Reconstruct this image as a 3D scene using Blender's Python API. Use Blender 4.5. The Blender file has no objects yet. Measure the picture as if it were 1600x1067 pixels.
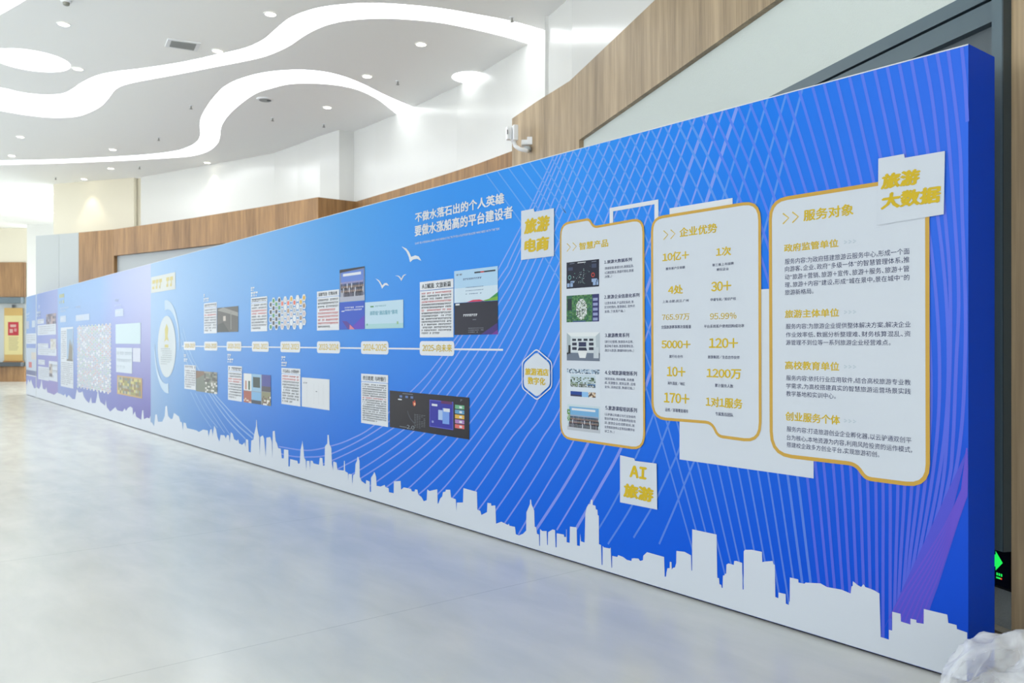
import bpy, bmesh, math, random
from mathutils import Vector
random.seed(7)
S = bpy.context.scene
COL = S.collection
# ------------------------------------------------------------------ camera, world, exposure
F, CX, CY = 1296.0, 800.0, 535.0        # focal length and principal point in photo pixels
SN, CS = 0.61990, 0.78468               # heading of the camera against the board
CAM_H = 1.602
cam_d = bpy.data.cameras.new('camera')
cam_d.sensor_width = 36.0
cam_d.lens = F / 1600.0 * 36.0
cam_d.shift_y = 1.5 / 1600.0
cam_d.clip_start = 0.05
cam_d.dof.use_dof = True
cam_d.dof.focus_distance = 5.2
cam_d.dof.aperture_fstop = 3.2
cam = bpy.data.objects.new('camera', cam_d)
cam.location = (0, 0, CAM_H)
cam.rotation_euler = (math.pi / 2, 0, math.atan2(CS, SN))
COL.objects.link(cam)
S.camera = cam
w = bpy.data.worlds.new('daylight')
w.use_nodes = True
w.node_tree.nodes['Background'].inputs[0].default_value = (0.93, 0.97, 1.0, 1)
w.node_tree.nodes['Background'].inputs[1].default_value = 3.9
S.world = w
S.view_settings.view_transform = 'Standard'
S.view_settings.look = 'None'
S.view_settings.gamma = 1.0
S.view_settings.exposure = 0.18
LIGHT_MEMBRANE = 5.0      # luminous ceiling membranes
# ------------------------------------------------------------------ geometry of the hall
HC = 6.292                # ceiling height
HB = 3.0                  # board height
D = 4.084                 # distance of the board plane
def C2W(lat, z, h=0.0):
    return Vector((SN * lat - CS * z, CS * lat + SN * z, h))
def W(px, py, h):         # where a sight line meets a horizontal plane of height h
    z = F * (h - CAM_H) / (CY - py)
    return C2W((px - CX) / F * z, z, h)
def bz(px):
    return D / (CS * (px - CX) / F + SN)
def Bu(px):
    z = bz(px); k = (px - CX) / F
    return SN * k * z - CS * z
def Bv(px, py):
    return CAM_H - (py - CY) / F * bz(px)
def B(px, py):
    return (Bu(px), Bv(px, py))
RA = Vector((-1.82, 4.75, 0)); RD = Vector((-0.916, 0.400, 0)).normalized(); RN = Vector((-0.400, -0.916, 0)).normalized()
def RW(s, off=0.0, h=0.0):
    return RA + RD * s + RN * off + Vector((0, 0, h))
# ------------------------------------------------------------------ materials
def srgb(c):
    f = lambda v: v / 12.92 if v <= 0.04045 else ((v + 0.055) / 1.055) ** 2.4
    return tuple(f(x / 255.0) for x in c) + (1,)
_m = {}
def mat(name, rgb, rough=0.5, metal=0.0, spec=0.5, emit=0.0, bump=None, var=None, coat=0.0):
    key = name
    if key in _m: return _m[key]
    m = bpy.data.materials.new(name); m.use_nodes = True
    nt = m.node_tree; b = nt.nodes['Principled BSDF']
    b.inputs['Base Color'].default_value = srgb(rgb)
    b.inputs['Roughness'].default_value = rough
    b.inputs['Metallic'].default_value = metal
    b.inputs['Specular IOR Level'].default_value = spec
    b.inputs['Coat Weight'].default_value = coat
    if emit:
        b.inputs['Emission Color'].default_value = srgb(rgb)
        b.inputs['Emission Strength'].default_value = emit
    if bump or var:
        tc = nt.nodes.new('ShaderNodeTexCoord')
        if bump:
            n = nt.nodes.new('ShaderNodeTexNoise'); n.inputs['Scale'].default_value = bump[0]; n.inputs['Detail'].default_value = 4
            bp = nt.nodes.new('ShaderNodeBump'); bp.inputs['Strength'].default_value = bump[1]; bp.inputs['Distance'].default_value = 0.01
            nt.links.new(tc.outputs['Object'], n.inputs['Vector']); nt.links.new(n.outputs['Fac'], bp.inputs['Height'])
            nt.links.new(bp.outputs['Normal'], b.inputs['Normal'])
        if var:
            n = nt.nodes.new('ShaderNodeTexNoise'); n.inputs['Scale'].default_value = var[0]
            r = nt.nodes.new('ShaderNodeValToRGB')
            r.color_ramp.elements[0].color = srgb(tuple(max(0, x - var[1]) for x in rgb)); r.color_ramp.elements[0].position = 0.3
            r.color_ramp.elements[1].color = srgb(tuple(min(255, x + var[1]) for x in rgb)); r.color_ramp.elements[1].position = 0.7
            nt.links.new(tc.outputs['Object'], n.inputs['Vector']); nt.links.new(n.outputs['Fac'], r.inputs['Fac'])
            nt.links.new(r.outputs['Color'], b.inputs['Base Color'])
    _m[key] = m
    return m
PAPER = 0.64              # reflectance of the printed vinyl
def paper(c): s = srgb(c); return tuple(v * PAPER for v in s[:3]) + (1,)
def ink(r, g, b):
    n = 'print_ink_%d_%d_%d' % (r, g, b)
    if n not in _m:
        m = mat(n, (r, g, b), rough=0.42, spec=0.12)
        m.node_tree.nodes['Principled BSDF'].inputs['Base Color'].default_value = paper((r, g, b))
    return _m[n]
def wood_mat(name, dark, light, scale):
    m = bpy.data.materials.new(name); m.use_nodes = True
    nt = m.node_tree; N = nt.nodes; L = nt.links; b = N['Principled BSDF']; b.inputs['Roughness'].default_value = 0.5
    tc = N.new('ShaderNodeTexCoord'); mp = N.new('ShaderNodeMapping'); mp.inputs['Scale'].default_value = (scale, scale, 0.35)
    n1 = N.new('ShaderNodeTexNoise'); n1.inputs['Scale'].default_value = 1.0; n1.inputs['Detail'].default_value = 5; n1.inputs['Roughness'].default_value = 0.65
    mp2 = N.new('ShaderNodeMapping'); mp2.inputs['Scale'].default_value = (scale * 9, scale * 9, 1.6)
    n2 = N.new('ShaderNodeTexNoise'); n2.inputs['Scale'].default_value = 1.0; n2.inputs['Detail'].default_value = 3
    mx = N.new('ShaderNodeMath'); mx.operation = 'MULTIPLY_ADD'; mx.inputs[1].default_value = 0.45
    r = N.new('ShaderNodeValToRGB'); r.color_ramp.elements[0].color = srgb(dark); r.color_ramp.elements[0].position = 0.5
    r.color_ramp.elements[1].color = srgb(light); r.color_ramp.elements[1].position = 0.95
    L.new(tc.outputs['Object'], mp.inputs['Vector']); L.new(mp.outputs['Vector'], n1.inputs['Vector'])
    L.new(tc.outputs['Object'], mp2.inputs['Vector']); L.new(mp2.outputs['Vector'], n2.inputs['Vector'])
    L.new(n2.outputs['Fac'], mx.inputs[0]); L.new(n1.outputs['Fac'], mx.inputs[2]); L.new(mx.outputs[0], r.inputs['Fac'])
    L.new(r.outputs['Color'], b.inputs['Base Color'])
    return m
def print_mat(name, length, top, bottom, mix=None):
    """vinyl print: two colour ramps along the board, blended over its height; mix = (colour, share) for pale lines printed over it"""
    m = bpy.data.materials.new(name); m.use_nodes = True
    nt = m.node_tree; N = nt.nodes; L = nt.links; b = N['Principled BSDF']
    b.inputs['Roughness'].default_value = 0.42; b.inputs['Specular IOR Level'].default_value = 0.12
    tc = N.new('ShaderNodeTexCoord'); sp = N.new('ShaderNodeSeparateXYZ'); L.new(tc.outputs['Object'], sp.inputs[0])
    dx = N.new('ShaderNodeMath'); dx.operation = 'DIVIDE'; dx.inputs[1].default_value = length; L.new(sp.outputs['X'], dx.inputs[0])
    dz = N.new('ShaderNodeMapRange'); dz.inputs['From Max'].default_value = HB; dz.interpolation_type = 'SMOOTHSTEP'; L.new(sp.outputs['Z'], dz.inputs['Value'])
    def ramp(stops):
        r = N.new('ShaderNodeValToRGB'); e = r.color_ramp.elements
        for i, (p, c) in enumerate(stops):
            el = e[i] if i < 2 else e.new(p)
            el.position = p; el.color = paper(c)
        L.new(dx.outputs[0], r.inputs['Fac']); return r
    rt, rb = ramp(top), ramp(bottom)
    mx = N.new('ShaderNodeMix'); mx.data_type = 'RGBA'
    L.new(dz.outputs['Result'], mx.inputs['Factor']); L.new(rb.outputs['Color'], mx.inputs['A']); L.new(rt.outputs['Color'], mx.inputs['B'])
    out = mx.outputs['Result']
    if mix:
        m2 = N.new('ShaderNodeMix'); m2.data_type = 'RGBA'; m2.inputs['Factor'].default_value = mix[1]
        L.new(out, m2.inputs['A']); m2.inputs['B'].default_value = paper(mix[0]); out = m2.outputs['Result']
    L.new(out, b.inputs['Base Color'])
    return m
M_WHITE = mat('white_wall_panel', (210, 211, 207), rough=0.22, spec=0.5)
M_CEIL = mat('ceiling_paint', (250, 250, 246), rough=0.8, spec=0.2)
M_CREAM = mat('cream_wall_panel', (212, 206, 186), rough=0.35)
M_GREY = mat('grey_plaster', (198, 206, 201), rough=0.85, spec=0.2, bump=(90, 0.5))
M_GREYP = mat('grey_panel', (172, 178, 178), rough=0.6)
M_WOOD = wood_mat('oak_veneer', (124, 106, 80), (180, 158, 126), 5.0)
M_WOODL = wood_mat('warm_oak_veneer', (112, 80, 44), (168, 128, 80), 4.0)
M_STEEL = mat('blue_grey_metal', (78, 96, 104), rough=0.4, spec=0.5)
M_STEELD = mat('dark_metal', (40, 50, 54), rough=0.4)
M_BLACK = mat('black_gap', (14, 15, 17), rough=0.6)
M_PLASTIC = mat('white_plastic', (236, 238, 238), rough=0.35)
M_MEMB = mat('luminous_membrane', (250, 253, 255), rough=0.5, emit=LIGHT_MEMBRANE)
M_LENS = mat('warm_lamp_lens', (255, 246, 226), rough=0.4, emit=9.0)
WHITE = ink(226, 231, 236); GOLD = ink(216, 186, 40); GOLDL = ink(220, 192, 84); NAVY = ink(62, 68, 104); BLACKI = ink(40, 42, 46)
PALE = ink(214, 222, 232); RED = ink(204, 70, 62); GREYI = ink(110, 114, 124); BORDER = ink(208, 168, 76); CREAMI = ink(238, 226, 170)
# ------------------------------------------------------------------ object helpers
OFF = {}
def link(o, parent):
    COL.objects.link(o)
    if parent is not None:
        o.parent = parent; OFF[o.name] = OFF[parent.name]
    return o
def tag(o, label, cat=None, group=None, kind=None):
    if label: o['label'] = label
    if cat: o['category'] = cat
    if group: o['group'] = group
    if kind: o['kind'] = kind
    return o
def thing(name, loc, label, cat, group=None):
    o = bpy.data.objects.new(name, None); o.location = loc; o.empty_display_size = 0.1
    COL.objects.link(o); OFF[o.name] = Vector(loc)
    return tag(o, label, cat, group)
def structure(o):
    o['kind'] = 'structure'; return o
def obj(name, verts, faces, mats, parent=None, fm=None, smooth=False, bevel=0.0):
    me = bpy.data.meshes.new(name)
    o = bpy.data.objects.new(name, me)
    off = OFF[parent.name] if parent is not None else Vector((0, 0, 0))
    me.from_pydata([tuple(Vector(v) - off) for v in verts], [], faces)
    for m in (mats if isinstance(mats, (list, tuple)) else [mats]): me.materials.append(m)
    if fm:
        for p, i in zip(me.polygons, fm): p.material_index = i
    if smooth:
        for p in me.polygons: p.use_smooth = True
    link(o, parent)
    if parent is None: OFF[o.name] = off
    if bevel:
        md = o.modifiers.new('bevel', 'BEVEL'); md.width = bevel; md.segments = 2; md.limit_method = 'ANGLE'
    return o
class MB:
    """collects shapes for ONE mesh object"""
    def __init__(self): self.v = []; self.f = []; self.m = []; self.mats = []
    def mi(self, m):
        if m not in self.mats: self.mats.append(m)
        return self.mats.index(m)
    def add(self, vs, fs, m):
        n = len(self.v); i = self.mi(m); self.v += [tuple(v) for v in vs]
        for f in fs: self.f.append(tuple(n + k for k in f)); self.m.append(i)
    def hexa(self, p, m):    # eight corners: bottom ring 0-3, top ring 4-7
        self.add(p, [(0, 3, 2, 1), (4, 5, 6, 7), (0, 1, 5, 4), (1, 2, 6, 5), (2, 3, 7, 6), (3, 0, 4, 7)], m)
    def box(self, c, sx, sy, sz, m, ax=None, ay=None, az=None):
        c = Vector(c); ax = ax or Vector((1, 0, 0)); ay = ay or Vector((0, 1, 0)); az = az or Vector((0, 0, 1))
        p = [c + ax * (sx / 2 * i) + ay * (sy / 2 * j) + az * (sz / 2 * k) for k in (-1, 1) for i, j in ((-1, -1), (1, -1), (1, 1), (-1, 1))]
        self.hexa(p, m)
    def lathe(self, c, prof, m, n=24, axis='z'):
        vs = []; fs = []
        for r, h in prof:
            for k in range(n):
                a = 2 * math.pi * k / n
                vs.append((c[0] + r * math.cos(a), c[1] + r * math.sin(a), c[2] + h))
        for i in range(len(prof) - 1):
            for k in range(n):
                fs.append((i * n + k, i * n + (k + 1) % n, (i + 1) * n + (k + 1) % n, (i + 1) * n + k))
        fs.append(tuple(range(n - 1, -1, -1))); fs.append(tuple((len(prof) - 1) * n + k for k in range(n)))
        self.add(vs, fs, m)
    def tube(self, pts, r, m, n=10):
        pts = [Vector(p) for p in pts]; vs = []; fs = []
        for i, p in enumerate(pts):
            t = (pts[min(i + 1, len(pts) - 1)] - pts[max(i - 1, 0)]).normalized()
            u = t.cross(Vector((0, 0, 1)));
            if u.length < 1e-3: u = t.cross(Vector((1, 0, 0)))
            u.normalize(); q = t.cross(u)
            for k in range(n):
                a = 2 * math.pi * k / n; vs.append(p + (u * math.cos(a) + q * math.sin(a)) * r)
        for i in range(len(pts) - 1):
            for k in range(n):
                fs.append((i * n + k, i * n + (k + 1) % n, (i + 1) * n + (k + 1) % n, (i + 1) * n + k))
        fs.append(tuple(range(n))); fs.append(tuple((len(pts) - 1) * n + k for k in range(n)))
        self.add(vs, fs, m)
    def build(self, name, parent=None, smooth=False, bevel=0.0):
        return obj(name, self.v, self.f, self.mats, parent, self.m, smooth, bevel)
def prism(name, pts, h0, h1, m, thick=0.12, parent=None):
    """wall strip along a plan polyline (front edge), thickness away from the hall"""
    n = len(pts); fr = [Vector((p[0], p[1], 0)) for p in pts]; bk = []
    for i in range(n):
        t = (fr[min(i + 1, n - 1)] - fr[max(i - 1, 0)]).normalized()
        q = Vector((-t.y, t.x, 0))
        if q.dot(fr[i]) < 0: q = -q
        bk.append(fr[i] + q * thick)
    vs = [p + Vector((0, 0, h0)) for p in fr] + [p + Vector((0, 0, h1)) for p in fr] + [p + Vector((0, 0, h0)) for p in bk] + [p + Vector((0, 0, h1)) for p in bk]
    fs = []
    for i in range(n - 1):
        fs += [(i, i + 1, n + i + 1, n + i), (2 * n + i + 1, 2 * n + i, 3 * n + i, 3 * n + i + 1), (n + i, n + i + 1, 3 * n + i + 1, 3 * n + i), (i + 1, i, 2 * n + i, 2 * n + i + 1)]
    fs += [(0, n, 3 * n, 2 * n), (n - 1, 3 * n - 1, 4 * n - 1, 2 * n - 1)]
    return obj(name, vs, fs, m, parent)
def outline_mesh(loops, z):
    """flat filled mesh data (verts, faces) from closed plan outlines, inner ones are holes"""
    cu = bpy.data.curves.new('outline', 'CURVE'); cu.dimensions = '2D'; cu.fill_mode = 'BOTH'
    for lp in loops:
        s = cu.splines.new('POLY'); s.points.add(len(lp) - 1); s.use_cyclic_u = True
        for i, p in enumerate(lp): s.points[i].co = (p[0], p[1], 0, 1)
    o = bpy.data.objects.new('outline', cu); me = bpy.data.meshes.new_from_object(o)
    vs = [(v.co.x, v.co.y, z) for v in me.vertices]; fs = [tuple(p.vertices) for p in me.polygons]
    bpy.data.objects.remove(o); bpy.data.curves.remove(cu); bpy.data.meshes.remove(me)
    return vs, fs
def catmull(pts, k=6, closed=False):
    out = []; n = len(pts); P = [Vector(p) for p in pts]
    for i in range(n if closed else n - 1):
        p0 = P[(i - 1) % n] if closed or i > 0 else P[0]; p1 = P[i]; p2 = P[(i + 1) % n]
        p3 = P[(i + 2) % n] if closed or i + 2 < n else P[n - 1]
        for j in range(k):
            t = j / k
            out.append(0.5 * (2 * p1 + (p2 - p0) * t + (2 * p0 - 5 * p1 + 4 * p2 - p3) * t * t + (3 * p1 - p0 - 3 * p2 + p3) * t ** 3))
    if not closed: out.append(P[-1])
    return out
# ------------------------------------------------------------------ floor
def floor_material():
    m = bpy.data.materials.new('polished_grey_floor'); m.use_nodes = True
    nt = m.node_tree; N = nt.nodes; L = nt.links; b = N['Principled BSDF']
    tc = N.new('ShaderNodeTexCoord')
    mp = N.new('ShaderNodeMapping'); mp.inputs['Scale'].default_value = (0.9, 2.6, 1)
    n1 = N.new('ShaderNodeTexNoise'); n1.inputs['Scale'].default_value = 1.6; n1.inputs['Detail'].default_value = 5; n1.inputs['Roughness'].default_value = 0.55
    n1.inputs['Distortion'].default_value = 0.3
    r = N.new('ShaderNodeValToRGB'); r.color_ramp.elements[0].position = 0.3; r.color_ramp.elements[0].color = srgb((200, 203, 199))
    r.color_ramp.elements[1].position = 0.72; r.color_ramp.elements[1].color = srgb((212, 213, 208))
    L.new(tc.outputs['Object'], mp.inputs[0]); L.new(mp.outputs[0], n1.inputs['Vector']); L.new(n1.outputs['Fac'], r.inputs['Fac'])
    sp = N.new('ShaderNodeSeparateXYZ'); L.new(tc.outputs['Object'], sp.inputs[0])
    a = N.new('ShaderNodeMath'); a.operation = 'ADD'; a.inputs[1].default_value = 4.29 + 2.78 * 40; L.new(sp.outputs['X'], a.inputs[0])
    md = N.new('ShaderNodeMath'); md.operation = 'MODULO'; md.inputs[1].default_value = 2.78; L.new(a.outputs[0], md.inputs[0])
    lt = N.new('ShaderNodeMath'); lt.operation = 'LESS_THAN'; lt.inputs[1].default_value = 0.006; L.new(md.outputs[0], lt.inputs[0])
    ml = N.new('ShaderNodeMath'); ml.operation = 'MULTIPLY'; ml.inputs[1].default_value = 0.35; L.new(lt.outputs[0], ml.inputs[0])
    mx = N.new('ShaderNodeMix'); mx.data_type = 'RGBA'; L.new(ml.outputs[0], mx.inputs['Factor']); L.new(r.outputs['Color'], mx.inputs['A'])
    mx.inputs['B'].default_value = srgb((110, 116, 118)); L.new(mx.outputs['Result'], b.inputs['Base Color'])
    rr = N.new('ShaderNodeMapRange'); rr.inputs['To Min'].default_value = 0.17; rr.inputs['To Max'].default_value = 0.27
    L.new(n1.outputs['Fac'], rr.inputs['Value']); L.new(rr.outputs['Result'], b.inputs['Roughness'])
    b.inputs['Specular IOR Level'].default_value = 0.4
    return m
structure(obj('floor', [(-60, -16, 0), (16, -16, 0), (16, 14, 0), (-60, 14, 0)], [(0, 1, 2, 3)], floor_material()))
# ------------------------------------------------------------------ ceiling with its light openings
def plan(pxs, k=5, closed=True):
    pts = [W(x, y, HC) for x, y in pxs]
    return [(p.x, p.y, 0) for p in pts]
slot_river_up = [(-260, 108), (-120, 121), (0, 137), (28.7, 143.4), (63.7, 147.9), (95.6, 146.6), (111.5, 140), (127.5, 129), (149.8, 118.5), (178.5, 112), (229.4, 105.8), (286.8, 96.6), (337.8, 85.4), (382.4, 75), (411, 62), (430, 46.2), (452.5, 28), (478, 17.5), (500, 11.5), (533.8, 7), (572, 4.8), (623, 6.4), (686.8, 12.7), (750.5, 23.5), (790, 31), (820.6, 38.5), (857, 50), (880, 58)]
slot_river_lo = [(848, 77), (825.4, 68.5), (782, 55.8), (718.7, 41.4), (671, 33.5), (604, 29), (553, 31.2), (521, 36.6), (495.6, 45.3), (473.3, 57.4), (454, 70.7), (428.7, 82.9), (400, 92), (334.6, 105), (271, 117.5), (216.7, 127.5), (191, 134), (178.5, 141.8), (168.9, 154.6), (156, 167.3), (137, 176.9), (118, 182.3), (82.9, 183.9), (41.4, 180), (0, 173), (-120, 152), (-260, 134)]
slot_hook_up = [(-260, 254), (-100, 252.5), (0, 251), (95.6, 249), (159.3, 246), (223, 242), (270.9, 236.5), (293, 230), (307.5, 221.5), (313.3, 210), (312.3, 197.6), (313.9, 184.8), (321.9, 168.9), (334.6, 151.4), (350.5, 135.4), (376, 122.7), (414.3, 113), (462, 109), (502, 111.5), (533.8, 118.5), (565.7, 130.7), (597.6, 146.6), (623, 158), (648, 168), (668, 176)]
slot_hook_lo = [(640, 194), (620, 178.5), (604, 165.7), (588, 154), (562.5, 141.8), (533.8, 134.5), (495.6, 130.7), (454, 131.3), (425.5, 137.7), (400, 146), (376, 162.5), (357, 180), (345.8, 197.6), (343.5, 213.5), (339.4, 224.7), (325, 236.5), (299.6, 243.8), (261.3, 247), (191, 251), (95.6, 255), (0, 257.5), (-100, 260), (-260, 263)]
slot_corner = [(40, 0), (20, 12), (0, 23), (-60, 52), (-160, 84), (-160, 20), (-60, -8), (0, -40), (50, -75), (110, -110), (150, -80), (90, -34)]
def smooth_loop(up, lo):
    a = catmull([W(x, y, HC) for x, y in up], 4); b = catmull([W(x, y, HC) for x, y in lo], 4)
    return [(p.x, p.y) for p in a + b]
def circle(px, py, r, n=48):
    c = W(px, py, HC); return [(c.x + r * math.cos(2 * math.pi * k / n), c.y + r * math.sin(2 * math.pi * k / n)) for k in range(n)]
openings = [
    (smooth_loop(slot_river_up, slot_river_lo), 'long winding luminous white ceiling strip running to the wall above the camera'),
    (smooth_loop(slot_hook_up, slot_hook_lo), 'hook shaped luminous white ceiling strip bending below the long winding one'),
    ([(p.x, p.y) for p in catmull([W(x, y, HC) for x, y in slot_corner], 4, True)], 'luminous white ceiling strip cut off at the top left corner'),
    (circle(48.5, 95, 0.585), 'large round luminous ceiling disc at the far left'),
    (circle(735, 121, 0.33), 'half round luminous ceiling disc cut by the white wall'),
    ([tuple(W(x, y, HC)[:2]) for x, y in ((-160, 283), (100, 303), (100, 306.5), (-160, 286))], 'straight thin light line on the far ceiling, nearer of two'),
    ([tuple(W(x, y, HC)[:2]) for x, y in ((-160, 326), (100, 331), (100, 334), (-160, 329))], 'straight thin light line on the far ceiling, farther of two'),
]
T_C = 0.07
outer = [(-60, -16), (16, -16), (16, 14), (-60, 14)]
loops = [outer] + [o[0] for o in openings]
vs, fs = outline_mesh(loops, HC)
for lp in loops[1:]:                       # the sides of each recess
    n0 = len(vs); n = len(lp)
    vs += [(p[0], p[1], HC) for p in lp] + [(p[0], p[1], HC + T_C) for p in lp]
    fs += [(n0 + i, n0 + (i + 1) % n, n0 + n + (i + 1) % n, n0 + n + i) for i in range(n)]
structure(obj('ceiling', vs, fs, M_CEIL))
for lp, lab in openings:
    v2, f2 = outline_mesh([lp], HC + T_C)
    tag(obj('ceiling_light', v2, f2, M_MEMB), lab, 'ceiling light')
# thin joints in the long membrane
def membrane_joint(a, b):
    A = W(*a, HC); Bq = W(*b, HC); t = (Bq - A).normalized(); q = Vector((-t.y, t.x, 0)) * 0.006
    z = Vector((0, 0, T_C - 0.004))
    return [A - q + z, Bq - q + z, Bq + q + z, A + q + z]
river = [o for o in COL.objects if o.get('label', '').startswith('long winding')][0]
for a, c in (((40.5, 147), (30, 168)), ((559.5, 7), (569, 18))):
    mj = MB(); mj.add(membrane_joint(a, c), [(0, 1, 2, 3)], M_GREYP); mj.build('membrane_joint', river)
# ------------------------------------------------------------------ walls
WT = HC + 0.3
def wl(pxs, h): return [W(x, y, h) for x, y in pxs]
far = C2W
structure(prism('wall_back', wl([(83.5, 287.8), (130, 283.6), (209, 277.5)], HC) , 0, WT, M_CREAM))
structure(prism('trim_1', wl([(209, 279.5), (220, 278.4)], HC), 0, WT, M_CREAM, 0.3))
structure(prism('wall_left', wl([(220, 277), (300, 262.5), (428.6, 239), (465, 226), (500, 212.5), (530, 203)], HC) + wl([(553, 205.5), (587, 192.5), (620, 178.5), (667, 157.5), (714, 135.4), (754, 111.5), (790, 90.5), (825.4, 68.5), (858, 48)], HC), 0, WT, M_WHITE, 0.08))
structure(prism('wall_right', [W(857, 25, HC), RW(7.1, -0.02), RW(4, -0.02), RW(0, -0.02), RW(-8, -0.02)], 0, WT, M_WHITE, 0.1))
structure(prism('trim_2', [W(857, 25, HC), W(858, 46, HC)], 0, WT, M_WHITE, 0.05))
HW = 4.692                                  # top of the lower oak panelling
def wz(px, py): return W(px, py, HW)
WOODFAR = [(123, 363.4), (175.5, 358.5), (300, 340.7), (400, 324.5), (497, 308)]
structure(prism('trim_3', [wz(*p) for p in ((123, 363.4), (178, 358.3))], 0, HW, M_WOODL, 0.25))
structure(prism('trim_4', [wz(*p) for p in ((178, 358.3), (300, 340.7), (400, 324.5), (497, 308))], 3.97, HW, M_WOODL, 0.25))
structure(prism('trim_5', [wz(497, 308), wz(556.5, 315)], 0, HW, M_WOODL, 0.1))
structure(prism('trim_6', [wz(*p) for p in ((556, 315), (628, 293.5), (700, 271), (750, 254.5), (800, 236), (830, 225))], 0, HW, M_WOODL, 0.06))
bk = [wz(*p) for p in ((176, 358.5), (300, 340.7), (400, 324.5), (495, 308.3))]
structure(prism('wall_far', [p + (p - Vector((0, 0, p.z))).normalized() * 0.22 for p in bk], 0, 4.0, M_GREYP, 0.05))
structure(prism('trim_7', [wz(56, 368.4), wz(92, 365.8)], 0, HW, M_GREYP, 0.5))
structure(prism('trim_8', [wz(92.3, 365.8), wz(122.8, 363.5)], 0, HW, M_GREYP, 0.5))
HR = 5.10                                   # top of the oak panelling on the right
HREC = 4.22
p800 = C2W(0.0, 12.96); p897 = RW(6.97, 0.06)
structure(prism('trim_9', [p800, (p800 + p897) / 2 + RN * 0.02, p897, RW(6.58, 0.06)], 0, HR, M_WOOD, 0.12))
structure(prism('trim_10', [RW(6.58, 0.06), RW(3, 0.06), RW(-0.155, 0.06)], HREC, HR, M_WOOD, 0.10))
structure(prism('trim_11', [RW(-0.157, 0.12), RW(-8, 0.12)], 0, HR, M_WOOD, 0.10))
structure(prism('wall_recess', [RW(6.6, 0.0), RW(-0.2, 0.0)], 0, HREC + 0.02, M_GREY, 0.015))
# skirting under the recess
structure(prism('baseboard_right', [RW(6.5, 0.035), RW(-0.15, 0.035)], 0, 0.085, M_WOOD, 0.03))
structure(prism('trim_12', [RW(6.5, 0.045), RW(-0.15, 0.045)], 0.085, 0.10, M_CREAM, 0.04))
# far end of the hall
FZ = 34.0
def FW(px, off=0.0): z = FZ - off; return C2W((px - CX) / F * FZ, z)
structure(prism('wall_end', [FW(-260), FW(43)], 0, WT, M_CREAM, 0.1))
structure(prism('wall_side', [C2W(-19.3, 33.0), C2W(-16.0, 33.0)], 0, WT, M_WHITE, 0.1))
structure(prism('trim_13', [FW(-260, 0.12), FW(41, 0.12)], 3.46, 4.88, M_WOODL, 0.1))
structure(prism('trim_14', [FW(-260, 0.12), FW(41, 0.12)], 0.0, 0.62, M_WOODL, 0.1))
structure(prism('wall_niche', [FW(-260, 0.03), FW(41, 0.03)], 0.62, 3.46, M_GREYP, 0.02))
structure(prism('trim_15', [FW(-260, 0.3), FW(39.5, 0.3)], 3.20, 3.44, M_STEEL, 0.25))
structure(prism('trim_16', [FW(-260, 0.34), FW(40, 0.34)], 0.63, 0.80, M_STEELD, 0.3))
# ------------------------------------------------------------------ dark frame of the display niche on the right
fr = MB()
def rbox(mb, s0, s1, o0, o1, h0, h1, m):
    mb.hexa([RW(s0, o0, h0), RW(s1, o0, h0), RW(s1, o1, h0), RW(s0, o1, h0), RW(s0, o0, h1), RW(s1, o0, h1), RW(s1, o1, h1), RW(s0, o1, h1)], m)
nf = thing('niche_frame', RW(2.5, 0.0, 0.5), 'dark blue grey metal frame of the wall niche behind the right board end', 'frame')
f1 = MB(); rbox(f1, -0.085, 5.2, 0.016, 0.10, 3.405, 3.485, M_STEEL); f1.build('header', nf)
f2 = MB(); rbox(f2, -0.085, 5.2, 0.016, 0.085, 3.285, 3.395, M_STEEL); f2.build('header', nf)
f3 = MB(); rbox(f3, -0.085, 5.2, 0.016, 0.05, 3.393, 3.407, M_BLACK); f3.build('shadow_gap', nf)
f4 = MB(); rbox(f4, -0.15, -0.085, 0.016, 0.17, 0.545, 4.21, M_STEEL); f4.build('post', nf)
f5 = MB(); rbox(f5, -0.156, -0.15, 0.016, 0.168, 0.545, 4.21, M_STEELD); f5.build('post', nf)  # thin darker sheet paints the shade on the post's near face
f6 = MB(); rbox(f6, -0.085, 5.2, 0.0155, 0.022, 0.9, 2.9, mat('niche_backing', (168, 172, 166), rough=0.7)); f6.build('back_panel', nf)
f8 = MB(); rbox(f8, -0.085, 5.2, 0.0155, 0.03, 2.9, 3.30, mat('niche_shade', (84, 94, 98), rough=0.6)); f8.build('niche_shade', nf)  # dark sheet standing in for the shade at the niche top
f7 = MB(); rbox(f7, -0.085, 5.2, 0.0155, 0.06, 0.80, 0.90, M_STEELD); f7.build('sill', nf)
ps = MB(); rbox(ps, 0.0, 0.70, 0.023, 0.028, 1.85, 2.48, ink(190, 40, 60))
for k in range(9): rbox(ps, 0.02 + 0.02 * (k % 2), 0.12, 0.0281, 0.0285, 1.92 + 0.058 * k, 1.945 + 0.058 * k, WHITE)
tag(ps.build('poster'), 'red poster with white writing, a sliver showing beside the dark niche post', 'poster')
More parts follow.
